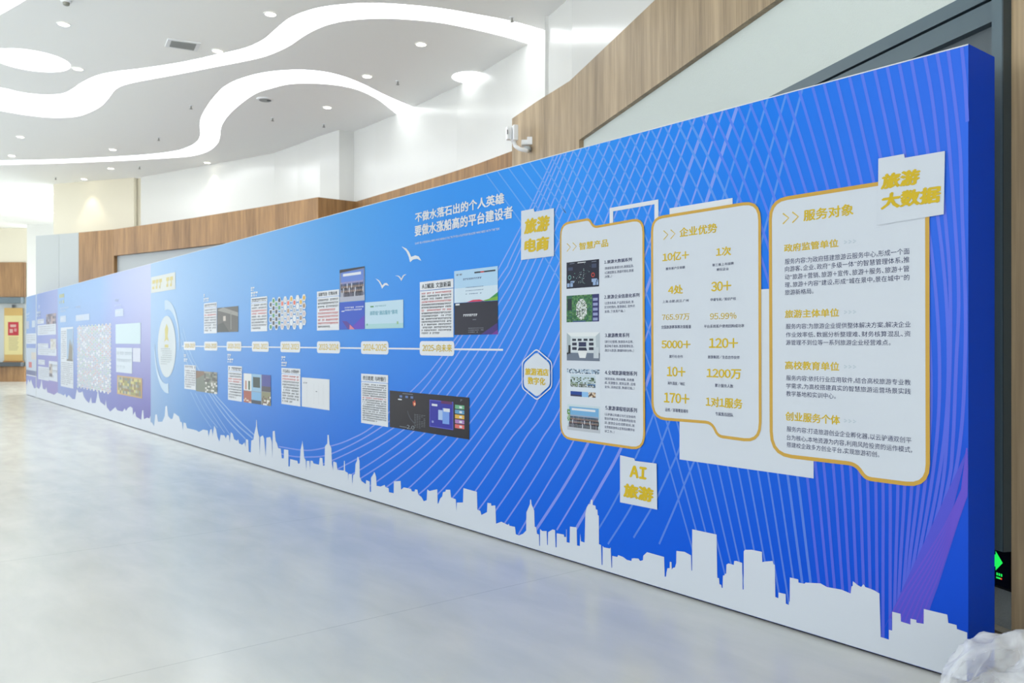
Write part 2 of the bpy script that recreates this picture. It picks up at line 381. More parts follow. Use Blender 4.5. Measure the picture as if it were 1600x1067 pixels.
# ------------------------------------------------------------------ emergency exit sign
ex = thing('exit_sign', RW(0.08, 0.03, 0.31), 'low black emergency exit sign with a green arrow behind the board end', 'exit sign')
e = MB(); rbox(e, -0.105, 0.28, 0.02, 0.058, 0.315, 0.535, M_BLACK); e.build('housing', ex, bevel=0.006)
e = MB(); rbox(e, -0.09, 0.265, 0.0581, 0.06, 0.33, 0.52, mat('sign_face', (22, 26, 26), rough=0.15)); e.build('face', ex)
M_GREEN = mat('green_sign_light', (30, 235, 90), emit=0.8)
def rpoly(mb, pts, off, m): mb.add([RW(s, off, h) for s, h in pts], [tuple(range(len(pts)))], m)
e = MB(); rpoly(e, [(0.22, 0.425), (0.0, 0.425), (0.0, 0.405), (-0.045, 0.455), (0.0, 0.507), (0.0, 0.487), (0.22, 0.487)], 0.0606, M_GREEN); e.build('arrow', ex)
for k in range(3):
    e = MB(); s0 = -0.005 - 0.014 * k; rpoly(e, [(s0, 0.382), (s0 - .009, 0.382), (s0 - .009, 0.396), (s0, 0.396)], 0.0606, M_GREEN); e.build('status_light', ex)
e = MB(); rpoly(e, [(-0.004, 0.366), (-0.03, 0.366), (-0.03, 0.374), (-0.004, 0.374)], 0.0606, M_GREEN); e.build('status_light', ex)
e = MB(); rpoly(e, [(-0.031, 0.366), (-0.04, 0.366), (-0.04, 0.374), (-0.031, 0.374)], 0.0606, mat('red_sign_light', (240, 60, 40), emit=1.0)); e.build('status_light', ex, )
# ------------------------------------------------------------------ wall camera on the oak corner
cp = C2W(0.0, 12.92, 0)
def cam_pt(px, py, z): return C2W((px - CX) / F * z, z, CAM_H - (py - CY) / F * z)
wc = thing('wall_camera', cam_pt(830, 221, 12.5), 'white security camera on a curved bracket at the oak panel corner', 'camera')
axr = Vector((SN, CS, 0)); axf = Vector((-CS, SN, 0)); axu = Vector((0, 0, 1))
c = MB(); c.box(cam_pt(804, 208.5, 12.25), 0.075, 0.16, 0.225, M_PLASTIC, axr * 0.97 + axf * 0.25, axf * 0.97 - axr * 0.25); c.box(cam_pt(795, 208.5, 12.25), 0.075, 0.10, 0.19, M_PLASTIC, axr * 0.97 + axf * 0.25, axf * 0.97 - axr * 0.25)
c.build('housing', wc, bevel=0.012)
c = MB(); c.box(cam_pt(793, 206, 12.16), 0.012, 0.03, 0.06, M_BLACK, axr, axf); c.build('lens', wc)
c = MB(); c.box(cam_pt(828, 221, 12.26), 0.085, 0.12, 0.115, M_PLASTIC, axr, axf); c.box(cam_pt(819, 224, 12.30), 0.085, 0.16, 0.075, M_PLASTIC, axr, axf); c.build('wall_box', wc, bevel=0.008)
c = MB(); c.tube([cam_pt(803, 221, 12.20), cam_pt(805, 228, 12.18), cam_pt(812, 233, 12.17), cam_pt(822, 235, 12.18), cam_pt(825, 236, 12.2)], 0.03, M_PLASTIC); c.build('arm', wc, smooth=True)
c = MB(); c.lathe(cam_pt(824, 235, 12.22), [(0.05, 0.05), (0.055, 0.0), (0.04, -0.02)], mat('grey_plastic', (176, 184, 186), rough=0.3), 16); c.build('joint', wc)
# ------------------------------------------------------------------ downlights
DL = [((99.7, 37.6), 'recessed ceiling downlight above the large round disc at top left'),
      ((122, 107.4), 'recessed ceiling downlight just right of the large round disc'),
      ((422.6, 21.7), 'recessed ceiling downlight above the winding strip, left of its highest bend'),
      ((340, 79.3), 'recessed ceiling downlight touching the upper edge of the winding strip near the air vent'),
      ((658, 69), 'recessed ceiling downlight under the right part of the winding strip'),
      ((573.7, 119), 'recessed ceiling downlight above the hook strip on its right side'),
      ((511.5, 167.6), 'recessed ceiling downlight inside the bend of the hook strip'),
      ((31.9, 213.5), 'recessed ceiling downlight far left, upper of two above the hook strip tail'),
      ((18.5, 243), 'recessed ceiling downlight far left, lower of two just above the hook strip tail'),
      ((176.2, 233.6), 'recessed ceiling downlight in the middle just above the hook strip tail'),
      ((173, 263), 'recessed ceiling downlight just below the hook strip tail'),
      ((131.3, 279.5), 'recessed ceiling downlight close to the cream back wall, leftmost below the hook strip'),
      ((324, 254), 'recessed ceiling downlight close to the white wall below the foot of the hook')]
for (px, py), lab in DL:
    p = W(px, py, HC)
    t = thing('downlight', p, lab, 'downlight', 'recessed ceiling downlights')
    a = MB(); n = 24; rr = [(0.095, -0.002), (0.093, -0.012), (0.078, -0.012), (0.074, -0.004)]
    vsx = [(p.x + r * math.cos(2 * math.pi * k / n), p.y + r * math.sin(2 * math.pi * k / n), p.z + h) for r, h in rr for k in range(n)]
    a.add(vsx, [(i * n + k, i * n + (k + 1) % n, (i + 1) * n + (k + 1) % n, (i + 1) * n + k) for i in range(3) for k in range(n)], M_PLASTIC); a.build('trim_ring', t)
    a = MB(); a.lathe(p, [(0.075, -0.003), (0.07, -0.008)], M_LENS, 24); a.build('lamp_lens', t)
    ld = bpy.data.lights.new('lamp', 'SPOT'); ld.energy = 45; ld.color = (1.0, 0.86, 0.66); ld.spot_size = math.radians(75); ld.spot_blend = 0.6; ld.shadow_soft_size = 0.05
    lo = bpy.data.objects.new('lamp', ld); lo.location = (0, 0, -0.03); link(lo, t)
# ------------------------------------------------------------------ air vent, speaker, detector, sprinklers
def ceil_quad(pxs): return [W(x, y, HC) for x, y in pxs]
q = ceil_quad([(262, 60), (314, 67), (308, 80), (258, 72)])
qc = sum(q, Vector()) / 4
av = thing('air_vent', qc, 'grey slatted rectangular air vent in the white ceiling', 'air vent')
def inset(q, k): c = sum(q, Vector()) / 4; return [c + (p - c) * k for p in q]
a = MB(); i1 = inset(q, 0.76); z = Vector((0, 0, -0.012))
a.add([p + z for p in q] + [p + z for p in i1] + list(q), [(0, 1, 5, 4), (1, 2, 6, 5), (2, 3, 7, 6), (3, 0, 4, 7), (0, 8, 9, 1), (1, 9, 10, 2), (2, 10, 11, 3), (3, 11, 8, 0)], M_PLASTIC); a.build('frame', av)
a = MB(); a.add([p + Vector((0, 0, -0.002)) for p in i1], [(0, 1, 2, 3)], mat('vent_shadow', (60, 62, 60))); a.build('backing', av)
M_SLAT = mat('vent_slat', (150, 152, 148), rough=0.5)
for k in range(5):
    t0, t1 = (k + 0.15) / 5, (k + 0.75) / 5
    a = MB(); a.add([i1[0].lerp(i1[3], t0) + Vector((0, 0, -0.004)), i1[1].lerp(i1[2], t0) + Vector((0, 0, -0.004)), i1[1].lerp(i1[2], t1) + Vector((0, 0, -0.02)), i1[0].lerp(i1[3], t1) + Vector((0, 0, -0.02))], [(0, 1, 2, 3)], M_SLAT)
    a.build('slat', av)
p = W(414, 155, HC)
sp_ = thing('ceiling_speaker', p, 'round white ceiling speaker with a dark opening inside the hook strip bend', 'speaker')
a = MB(); a.lathe(p, [(0.16, 0.0), (0.155, -0.015), (0.12, -0.02)], M_PLASTIC, 28); a.build('rim', sp_)
a = MB(); a.lathe(p, [(0.115, -0.02), (0.10, -0.03)], mat('vent_slat', (150, 152, 148)), 28); a.build('grille', sp_)
a = MB(); a.lathe(p + Vector((0.05, 0.06, 0)), [(0.045, -0.03), (0.04, -0.036)], M_STEELD, 16); a.build('opening', sp_)
p = W(103.5, 1, HC)
sd = thing('smoke_detector', p, 'white and grey smoke detector on the ceiling at the top left edge', 'smoke detector')
a = MB(); a.lathe(p, [(0.07, 0.0), (0.07, -0.02), (0.055, -0.03)], M_PLASTIC, 24); a.build('base', sd)
a = MB(); a.lathe(p, [(0.045, -0.03), (0.04, -0.06), (0.02, -0.07)], mat('detector_grey', (140, 140, 128)), 20); a.build('sensor', sd)
SPK = [((298.6, 165), 'small sprinkler head left of the upper bend of the hook strip'), ((248, 215), 'small sprinkler head left of the foot of the hook strip'),
       ((426, 184), 'small sprinkler head below the round ceiling speaker'), ((218, 260), 'small sprinkler head below the hook strip tail, above the cream pilaster'),
       ((87, 277), 'small sprinkler head at the far left corner of the cream wall'), ((621.5, 126.5), 'small sprinkler head between hook strip and half round disc'),
       ((506, 194), 'small sprinkler head near the wall inside the hook strip'), ((800, 27), 'small sprinkler head above the right end of the winding strip')]
for (px, py), lab in SPK:
    p = W(px, py, HC)
    t = thing('sprinkler_head', p, lab, 'sprinkler', 'ceiling sprinkler heads')
    a = MB(); a.lathe(p, [(0.04, 0.0), (0.035, -0.01)], M_PLASTIC, 16); a.build('escutcheon', t)
    a = MB(); a.lathe(p, [(0.012, -0.01), (0.012, -0.06), (0.03, -0.062), (0.03, -0.068)], mat('sprinkler_metal', (130, 130, 124), rough=0.35), 14); a.build('deflector', t)
# ------------------------------------------------------------------ scroll in the far niche
def far_rect(mb, x0, y0, x1, y1, off, m, d=0.004):
    z = FZ - off; r = lambda x, y, zz: C2W((x - CX) / F * z, zz, CAM_H - (y - CY) / F * z)
    mb.hexa([r(x0, y1, z), r(x1, y1, z), r(x1, y1, z + d), r(x0, y1, z + d), r(x0, y0, z), r(x1, y0, z), r(x1, y0, z + d), r(x0, y0, z + d)], m)
sc = thing('hanging_scroll', C2W((21 - CX) / F * (FZ - 0.1), FZ - 0.1, CAM_H - 30 / F * FZ), 'pale yellow hanging scroll with a red square print in the far niche', 'scroll')
a = MB(); far_rect(a, 6.5, 481, 35.5, 564, 0.10, ink(226, 190, 120)); a.build('mounting', sc)
a = MB(); far_rect(a, 7, 493, 35, 554, 0.106, ink(244, 232, 170)); a.build('paper', sc)
a = MB(); far_rect(a, 12.5, 503, 29, 524, 0.112, ink(206, 74, 84)); far_rect(a, 16, 507, 25, 511, 0.113, ink(232, 190, 180)); far_rect(a, 15, 514, 20, 520, 0.113, ink(232, 190, 180)); far_rect(a, 22, 513, 26, 518, 0.113, ink(226, 160, 160)); a.build('red_print', sc)
a = MB()
for k in range(9): far_rect(a, 13.5, 527 + 2.4 * k, 29 - (k % 3), 528 + 2.4 * k, 0.108, ink(196, 188, 150))
a.build('writing', sc)
a = MB(); a.tube([C2W((5.5 - CX) / F * 33.86, 33.86, CAM_H - 30 / F * 33.86), C2W((37 - CX) / F * 33.86, 33.86, CAM_H - 30 / F * 33.86)], 0.04, mat('scroll_rod', (150, 110, 60))); a.build('rod', sc)
a = MB(); far_rect(a, 18.5, 476, 23, 481, 0.10, M_STEELD); a.build('hanger', sc)
# ------------------------------------------------------------------ crumpled plastic sheet at the board end
def plastic_material():
    m = bpy.data.materials.new('clear_plastic_film'); m.use_nodes = True
    nt = m.node_tree; N = nt.nodes; L = nt.links; b = N['Principled BSDF']; out = N['Material Output']
    b.inputs['Base Color'].default_value = srgb((226, 230, 236)); b.inputs['Roughness'].default_value = 0.18
    tr = N.new('ShaderNodeBsdfTransparent'); mx = N.new('ShaderNodeMixShader')
    n = N.new('ShaderNodeTexNoise'); n.inputs['Scale'].default_value = 4; n.inputs['Distortion'].default_value = 0.8; n.inputs['Detail'].default_value = 4
    tc = N.new('ShaderNodeTexCoord'); L.new(tc.outputs['Object'], n.inputs['Vector'])
    r = N.new('ShaderNodeMapRange'); r.inputs['From Min'].default_value = 0.38; r.inputs['From Max'].default_value = 0.66; r.inputs['To Min'].default_value = 0.14; r.inputs['To Max'].default_value = 0.5
    lw = N.new('ShaderNodeLayerWeight'); lw.inputs['Blend'].default_value = 0.35
    ad = N.new('ShaderNodeMath'); ad.operation = 'MULTIPLY_ADD'; ad.inputs[1].default_value = 0.45; ad.use_clamp = True
    L.new(n.outputs['Fac'], r.inputs['Value']); L.new(lw.outputs['Facing'], ad.inputs[0]); L.new(r.outputs['Result'], ad.inputs[2]); L.new(ad.outputs[0], mx.inputs['Fac'])
    n2 = N.new('ShaderNodeTexNoise'); n2.inputs['Scale'].default_value = 7; n2.inputs['Distortion'].default_value = 1.2; bp = N.new('ShaderNodeBump'); bp.inputs['Strength'].default_value = 0.3; bp.inputs['Distance'].default_value = 0.05
    L.new(tc.outputs['Object'], n2.inputs['Vector']); L.new(n2.outputs['Fac'], bp.inputs['Height']); L.new(bp.outputs['Normal'], b.inputs['Normal'])
    L.new(tr.outputs[0], mx.inputs[1]); L.new(b.outputs[0], mx.inputs[2]); L.new(mx.outputs[0], out.inputs['Surface'])
    return m
from mathutils import noise as mnoise
def crumple(name, c, sx, sy, sz, seed, mats, parent=None):
    bm = bmesh.new(); bmesh.ops.create_icosphere(bm, subdivisions=6, radius=1.0)
    for v in bm.verts:
        n = v.co.normalized(); p = n * 1.6 + Vector((seed, seed * 0.7, 0))
        q = p + Vector((mnoise.noise(p * 1.1), mnoise.noise(p * 1.1 + Vector((9, 0, 0))), 0)) * 0.7; d = 1 + 0.25 * mnoise.noise(p * 0.8) + 0.10 * (1 - 2 * abs(mnoise.noise(Vector((q.x * 1.6, q.y * 1.6, q.z * 0.7))))) + 0.035 * (1 - 2 * abs(mnoise.noise(Vector((q.x * 4, q.y * 4, q.z * 1.5)))))
        v.co = Vector((n.x * d * sx, n.y * d * sy, max(n.z * d * sz, 0.0)))
    bmesh.ops.remove_doubles(bm, verts=bm.verts, dist=0.0005)
    vs = [v.co + c for v in bm.verts]; fs = [tuple(x.index for x in f.verts) for f in bm.faces]
    bm.free()
    return obj(name, vs, fs, mats, parent, smooth=True)
pl = thing('plastic_sheet', C2W(2.05, 3.18, 0.0), 'crumpled heap of clear plastic film on the floor at the right board end', 'plastic sheet')
MP = plastic_material()
crumple('outer_film', C2W(2.06, 3.18, 0.004), 0.34, 0.34, 0.42, 3.1, MP, pl)
crumple('inner_film', C2W(2.08, 3.20, 0.004), 0.26, 0.26, 0.31, 8.4, MP, pl)
# ------------------------------------------------------------------ printed exhibition boards
LAY = 0.0012
_gl = {}
def glyph(ch):
    if ch not in _gl:
        cu = bpy.data.curves.new('glyph', 'FONT'); cu.body = ch; cu.resolution_u = 2
        o = bpy.data.objects.new('glyph', cu); me = bpy.data.meshes.new_from_object(o)
        _gl[ch] = ([(v.co.x, v.co.y) for v in me.vertices], [tuple(p.vertices) for p in me.polygons])
        bpy.data.objects.remove(o); bpy.data.curves.remove(cu); bpy.data.meshes.remove(me)
    return _gl[ch]
def typeset(s):
    """one line of writing; figures and capitals are drawn narrow, Chinese characters on the full square"""
    if not any(ord(c) > 0x2E7F for c in s) and len(s) > 14: return glyph(s)
    V = []; Fc = []; x = 0.0
    for c in s:
        if c == ' ': x += 0.4; continue
        wide = ord(c) > 0x2E7F
        v, f = glyph(c if wide or c == '-' else chr(ord(c) + 0xFEE0) if 33 <= ord(c) <= 126 else c)
        if not v: x += 0.5; continue
        a0 = min(p[0] for p in v); a1 = max(p[0] for p in v)
        if c.isdigit(): off = x + 0.29 - (a0 + a1) / 2; adv = 0.58
        elif c in '、。': off = x + 0.05 - a0; adv = a1 - a0 + 0.22
        elif wide: off = x; adv = 1.0
        else: off = x + 0.07 - a0; adv = a1 - a0 + 0.14
        n = len(V); V += [(p[0] + off, p[1]) for p in v]; Fc += [tuple(n + k for k in q) for q in f]; x += adv
    return V, Fc
class Art:
    """flat print on the board front, drawn in board coordinates (u along, v up)"""
    def __init__(self, layer): self.mb = MB(); self.layer = layer; self.k = 0.0
    def poly(self, pts, m, dl=0.0):
        y = D - LAY * (self.layer + dl)
        self.mb.add([(u, y, v) for u, v in pts], [tuple(range(len(pts)))], m)
    def quads(self, pts, faces, m, dl=0.0):
        y = D - LAY * (self.layer + dl + self.k); self.mb.add([(u, y, v) for u, v in pts], faces, m)
    def rect(self, r, m, dl=0.0):
        u0, u1, v0, v1 = r; self.poly([(u0, v0), (u1, v0), (u1, v1), (u0, v1)], m, dl)
    def pxpoly(self, pts, m, dl=0.0): self.poly([B(*p) for p in pts], m, dl)
    def concave(self, pts, m, dl=0.0):
        vs, fs = outline_mesh([pts], 0); y = D - LAY * (self.layer + dl)
        self.mb.add([(v[0], y, v[1]) for v in vs], fs, m)
    def ring(self, a, b, m, dl=0.0):
        n = len(a); self.quads(list(a) + list(b), [(i, (i + 1) % n, n + (i + 1) % n, n + i) for i in range(n)], m, dl)
    def ribbon(self, pts, wd, m, dl=0.0):
        P = [Vector((p[0], p[1])) for p in pts]; a = []; b = []
        for i, p in enumerate(P):
            t = (P[min(i + 1, len(P) - 1)] - P[max(i - 1, 0)]).normalized(); q = Vector((-t.y, t.x)) * (wd(i / (len(P) - 1)) if callable(wd) else wd) / 2
            a.append(tuple(p + q)); b.append(tuple(p - q))
        n = len(P); self.quads(a + b, [(i, i + 1, n + i + 1, n + i) for i in range(n - 1)], m, dl); self.k += 0.006
    def text(self, s, r, m, bold=0.0, dl=0.0, slant=0.0):
        V, Fc = typeset(s)
        xs = [v[0] for v in V]; ys = [v[1] for v in V]
        x0, x1, y0, y1 = min(xs), max(xs), min(ys), max(ys); u0, u1, v0, v1 = r
        b = max(bold, 0.0)
        for dx, dy in (((0, 0), (b, 0), (-b, 0), (0, b * .7), (0, -b * .7), (b * .7, b * .5), (-b * .7, -b * .5)) if b else ((0, 0),)):   # heavier weights: the same glyphs a hair apart
            pts = []
            for v in V:
                a = (v[0] + dx - x0 + b) / (x1 - x0 + 2 * b); c = (v[1] + dy - y0 + b) / (y1 - y0 + 2 * b)
                pts.append((u0 + (u1 - u0) * a + slant * (c - 0.5) * (v1 - v0), v0 + (v1 - v0) * c))
            self.quads(pts, Fc, m, dl); self.k += 0.05
    def rows(self, r, n, m, fill=None, ch=None, h=0.55, last=0.6, red=(), mred=None, dl=0.6):
        """rows of writing too small to read: character sized dashes"""
        u0, u1, v0, v1 = r; st = (v1 - v0) / n; ch = ch or st * 0.9
        for k in range(n):
            vt = v1 - st * (k + 0.5 - h / 2); vb = vt - st * h
            ue = u1 if k < n - 1 else u0 + (u1 - u0) * last
            u = u0
            while u < ue - ch * 0.3:
                if random.random() > 0.07:
                    c = mred if k in red else m
                    a = ch * random.uniform(0.3, 0.8); hh = (vt - vb)
                    self.rect((u, u + ch * 0.8, vb + hh * 0.62, vt), c, dl); self.rect((u, u + a, vb, vb + hh * 0.3), c, dl)
                    if random.random() < 0.6: self.rect((u + ch * 0.25, u + ch * 0.45, vb + hh * 0.3, vb + hh * 0.62), c, dl)
                u += ch
    def mosaic(self, r, nx, ny, fn, dl=0.0):
        u0, u1, v0, v1 = r
        for i in range(nx):
            for j in range(ny):
                m = fn((i + 0.5) / nx, (j + 0.5) / ny)
                if m: self.rect((u0 + (u1 - u0) * i / nx, u0 + (u1 - u0) * (i + 1) / nx, v0 + (v1 - v0) * j / ny, v0 + (v1 - v0) * (j + 1) / ny), m, dl)
    def build(self, name, parent, label=None):
        o = self.mb.build(name, parent)
        if label: o['label'] = label
        return o
def R(xl, yt, yb, xr): return (Bu(xl), Bu(xr), Bv(xl, yb), Bv(xl, yt))
def sub(r, a0, b0, a1, b1):     # fraction of a rectangle, b measured upwards
    u0, u1, v0, v1 = r; return (u0 + (u1 - u0) * a0, u0 + (u1 - u0) * a1, v0 + (v1 - v0) * b0, v0 + (v1 - v0) * b1)
def at(r, a, b): return (r[0] + (r[1] - r[0]) * a, r[2] + (r[3] - r[2]) * b)
def rounded(pts, rad, k=5):
    out = []; n = len(pts)
    for i in range(n):
        p = Vector(pts[i]); a = Vector(pts[i - 1]); b = Vector(pts[(i + 1) % n]); r = rad[i] if isinstance(rad, (list, tuple)) else rad
        r = min(r, (a - p).length * 0.5, (b - p).length * 0.5)
        s = p + (a - p).normalized() * r; e = p + (b - p).normalized() * r
        for j in range(k + 1):
            t = j / k; out.append(tuple(s * (1 - t) ** 2 + p * 2 * t * (1 - t) + e * t * t))
    return out
def shrink(pts, d):             # inward offset of a closed outline (either direction)
    n = len(pts); P = [Vector(p) for p in pts]
    ar = sum(P[i].x * P[(i + 1) % n].y - P[(i + 1) % n].x * P[i].y for i in range(n)); sg = 1 if ar > 0 else -1
    out = []
    for i in range(n):
        t = (P[(i + 1) % n] - P[i - 1]);
        if t.length < 1e-9: out.append(tuple(P[i])); continue
        t.normalize(); out.append(tuple(P[i] + Vector((-t.y, t.x)) * d * sg))
    return out
UA, UB, UC, UD = Bu(41), Bu(90.5), Bu(235.5), Bu(1513)
MSIDE = mat('blue_side_print', (0, 58, 178), rough=0.5, spec=0.08)
def board_section(u0, u1, label, top, bottom, parts_end=False):
    root = thing('exhibition_board', (u0, D, 0.0), label, 'exhibition board')
    m = print_mat('board_print', u1 - u0, top, bottom)
    b = MB(); z0 = 0.014
    b.add([(u0, D, z0), (u1, D, z0), (u1, D, HB), (u0, D, HB)], [(0, 1, 2, 3)], m)
    b.add([(u0, D + .29, z0), (u1, D + .29, z0), (u1, D + .29, HB), (u0, D + .29, HB), (u0, D, z0), (u1, D, z0), (u1, D, HB), (u0, D, HB)], [(1, 0, 3, 2), (0, 4, 7, 3), (5, 1, 2, 6), (7, 6, 2, 3), (4, 0, 1, 5)], MSIDE)
    b.build('panel', root)
    f = MB(); n = max(1, int((u1 - u0) / 3)); f.hexa([(u0 + .02, D + .02, 0), (u1 - .02, D + .02, 0), (u1 - .02, D + .27, 0), (u0 + .02, D + .27, 0), (u0 + .02, D + .02, z0), (u1 - .02, D + .02, z0), (u1 - .02, D + .27, z0), (u0 + .02, D + .27, z0)], M_BLACK); f.build('base_rail', root)
    e = MB(); e.add([(u0, D - .001, HB), (u1, D - .001, HB), (u1, D + .012, HB + .001), (u0, D + .012, HB + .001), (u0, D - .001, HB - .006), (u1, D - .001, HB - .006)], [(0, 1, 2, 3), (4, 5, 1, 0)], WHITE); e.build('top_edge', root)
    return root
TOPC = [(0.0, (168, 200, 234)), (0.35, (122, 180, 234)), (0.55, (66, 160, 236)), (0.68, (36, 148, 242)), (0.80, (44, 152, 252)), (0.92, (20, 128, 246)), (1.0, (52, 112, 242))]  # left stops: printed fade plus the glare veil put into the colour
BOTC = [(0.0, (140, 172, 210)), (0.13, (100, 152, 208)), (0.27, (48, 122, 208)), (0.45, (0, 112, 218)), (0.70, (0, 106, 228)), (0.90, (0, 88, 224)), (1.0, (0, 74, 212))]  # left end lightened too, glare veil painted into the printed fade
secC = board_section(UC, UD, 'longest blue exhibition board with white skyline, timeline and three gold edged cards', TOPC, BOTC)
secB = board_section(UB, UC, 'blue to violet exhibition board with a honeycomb of small white logos', [(0, (140, 185, 232)), (0.55, (146, 184, 232)), (0.7, (168, 184, 232)), (1, (194, 202, 236))], [(0, (130, 150, 206)), (1, (102, 96, 174))])  # pale stops carry the grazing glare veil in the print colour
secA = board_section(UA, UB, 'leftmost short blue and lilac exhibition board at the far end', [(0, (132, 178, 226)), (0.5, (126, 152, 212)), (1, (150, 166, 218))], [(0, (128, 138, 200)), (1, (140, 128, 190))])  # glare veil also painted into these pale stops
PINK = (176, 150, 236)
def line_mat(name, colour, share): return print_mat(name, UD - UC, TOPC, BOTC, (colour, share))
ML_A = line_mat('line_print_a', (190, 190, 250), 0.45); ML_B = line_mat('line_print_b', (164, 150, 250), 0.26); ML_C = line_mat('line_print_c', (170, 205, 250), 0.27)
ML_W = line_mat('line_print_w', (190, 220, 246), 0.5); ML_P = line_mat('band_print', (120, 96, 210), 0.5); ML_Q = line_mat('band_line_print', (146, 92, 206), 0.5)
# ---- curved line pattern
def clip(pts, top=HB - 0.007):  # keep the part on the board front, cut exactly at its edges
    out = []
    ins = lambda p: UC + 0.01 < p[0] < UD - 0.003 and 0.03 < p[1] < top
    for p, q in zip(pts, pts[1:]):
        if ins(p): out.append(p)
        if ins(p) != ins(q):
            a, b = (p, q) if ins(p) else (q, p)
            for _ in range(12):
                m = ((a[0] + b[0]) / 2, (a[1] + b[1]) / 2)
                a, b = (m, b) if ins(m) else (a, m)
            out.append(a)
    if ins(pts[-1]): out.append(pts[-1])
    return out
la = Art(0.3)
SW = [
 [(863.6,246.8),(829,324),(812,358),(778.6,420.8),(740,490),(691,556),(654,600),(584.5,664.5),(550,685),(520,696),(480,703.6),(436,697.6)],
 [(870,245),(799.9,400),(778.7,437),(668.5,600),(596,667),(520,708),(480,714),(452,712),(430,706)],
 [(876,243.5),(808.2,400),(778.7,453),(682.8,600),(614,669),(520,719),(470,734)],
 [(884,241),(815.9,405),(779.3,474),(697,600),(630,672),(529,732),(480,750)],
 [(895,238),(826,405),(778.7,497),(712,600),(645,675),(566,732),(500,765)],
 [(907,235),(838,403),(779.3,520),(727.8,600),(662,678),(564,747),(520,770)],
 [(920,231.5),(849,402),(792.5,520),(743.5,600),(679,680),(592,750),(540,780)],
 [(936,227.5),(863,402),(807.4,520),(759.3,600),(696,683.6),(616,752),(560,790)],
 [(952,223),(874.4,409),(822.6,520),(776.5,600),(714,686),(641.5,760),(590,800)],
 [(969,218),(838.4,520),(793.8,600),(733.8,689),(668.5,760),(610,805)],
 [(985,214),(855.3,520),(812.5,600),(752,686),(695.5,760),(640,812)],
 [(1000,210),(873.8,520),(832,600),(775,686),(721.8,760),(670,820)],
 [(1014,206),(852,600),(795,690),(748,760),(700,822)],
 [(1033,201),(871.8,600),(820,686),(774,760),(728,822)],
 [(1048.6,197),(892,600),(844,690),(800.5,760),(755,825)],
 [(1066,192),(912,600),(868,690),(826.8,760),(780,830)],
 [(1085,187),(934,600),(895.5,690),(853.8,760),(810,835)],
 [(1105,182),(958,600),(918,694),(881.3,760),(836,830)],
 [(1128.6,175.5),(984,600),(944,698),(910.5,760),(870,828)],
 [(1151,169.5),(1010,600),(970,701),(938,760),(895,835)],
 [(1174.5,163),(1038,600),(972,760),(930,835)],
 [(1199,156),(1066,600),(1003,760),(950,850)],
 [(1228,148.5),(1098,600),(1035,760),(990,840)],
 [(1253,142),(1128,600),(1068,760),(1030,850)]]
for i, ln in enumerate(SW):
    ln = [(ln[0][0] + 2, ln[0][1] - 5)] + ln
    pts = clip([(p.x, p.y) for p in catmull([Vector((*B(*q), 0)) for q in ln], 8)])
    la.ribbon(pts, 0.024 if i in (17, 19) else 0.014, ML_A if i < 20 else ML_C)
TB = [1502.4, 1481.7, 1464, 1445, 1424, 1405, 1386, 1366.5, 1346.3, 1327, 1307, 1287, 1269, 1248, 1228, 1208.7, 1189, 1170.6, 1152, 1132.5, 1112.9, 1094.5, 1074.8, 1056.4, 1036.7, 1016, 1000, 982.5, 965, 947, 929, 912, 894, 877, 859, 841.6, 825, 810, 792, 774.6, 756.9]
X7 = {1: 1488, 2: 1481, 3: 1472.5, 4: 1464.5, 5: 1454.8, 6: 1445, 7: 1435, 8: 1424.7, 9: 1413.5, 10: 1403, 11: 1391, 12: 1379.8, 13: 1368.5, 14: 1355.8, 15: 1343.8, 16: 1331, 17: 1318, 18: 1304.8, 19: 1290.5, 20: 1278}
def lerp_tab(x, tab):
    for (a, p), (b, q) in zip(tab, tab[1:]):
        if x <= b: return p + (q - p) * (x - a) / (b - a)
    return tab[-1][1]
for i, tx in enumerate(TB):
    ty = 464 - 0.2684 * (tx - 40)
    tx -= 1.2; ty -= 5
    if i == 0:
        pts = [(1502.0, 66), (1508, 130), (1511.5, 190)]
    elif i < 36:
        x7 = X7.get(i, 1278 - 14.9 * (i - 20)); y7 = 760.0
        s0 = lerp_tab(i, [(1, .15), (12, .28), (22, .56), (40, .74)]); s1 = 0.27 * (i - 12) / 22 if i >= 12 else -0.027 * (11 - i)
        if i == 1: mid = [(1499, 220), (1504, 347), (1508.5, 470), (1508, 560), (1502.7, 667)]
        elif i == 2: mid = [(1477, 165), (1491, 330), (1498, 460), (1494, 571), (1489, 690)]
        elif i == 3: mid = [(1459, 170), (1477, 340), (1485, 460), (1482.5, 620)]
        else:
            mid = []; h = y7 - ty
            for k in range(1, 6):
                t = k / 6; mid.append(((2 * t**3 - 3 * t**2 + 1) * tx + (t**3 - 2 * t**2 + t) * s0 * h + (-2 * t**3 + 3 * t**2) * x7 + (t**3 - t**2) * s1 * h, ty + h * t))
        yb = min(1000, 617 + .308 * (x7 - 42) - 20)
        k2 = (yb - y7)
        pts = [(tx, ty)] + mid + [(x7, y7), (x7 + s1 * k2 * 0.5 * (1 + 0.1 * (i < 8)), y7 + k2 * 0.5), (x7 + s1 * k2 * (1.25 if i < 7 else 1.0), yb)]
    else:
        pts = [(tx, ty), (tx + 58, ty + 80), (875, ty + 80 + (817 - tx) * 1.42 + 4)]
    pb = clip([(p.x, p.y) for p in catmull([Vector((*B(*q), 0)) for q in pts], 8)])
    if len(pb) > 2: la.ribbon(pb, 0.016 if i < 24 else 0.012, ML_B if i < 22 else ML_C, 0.15)
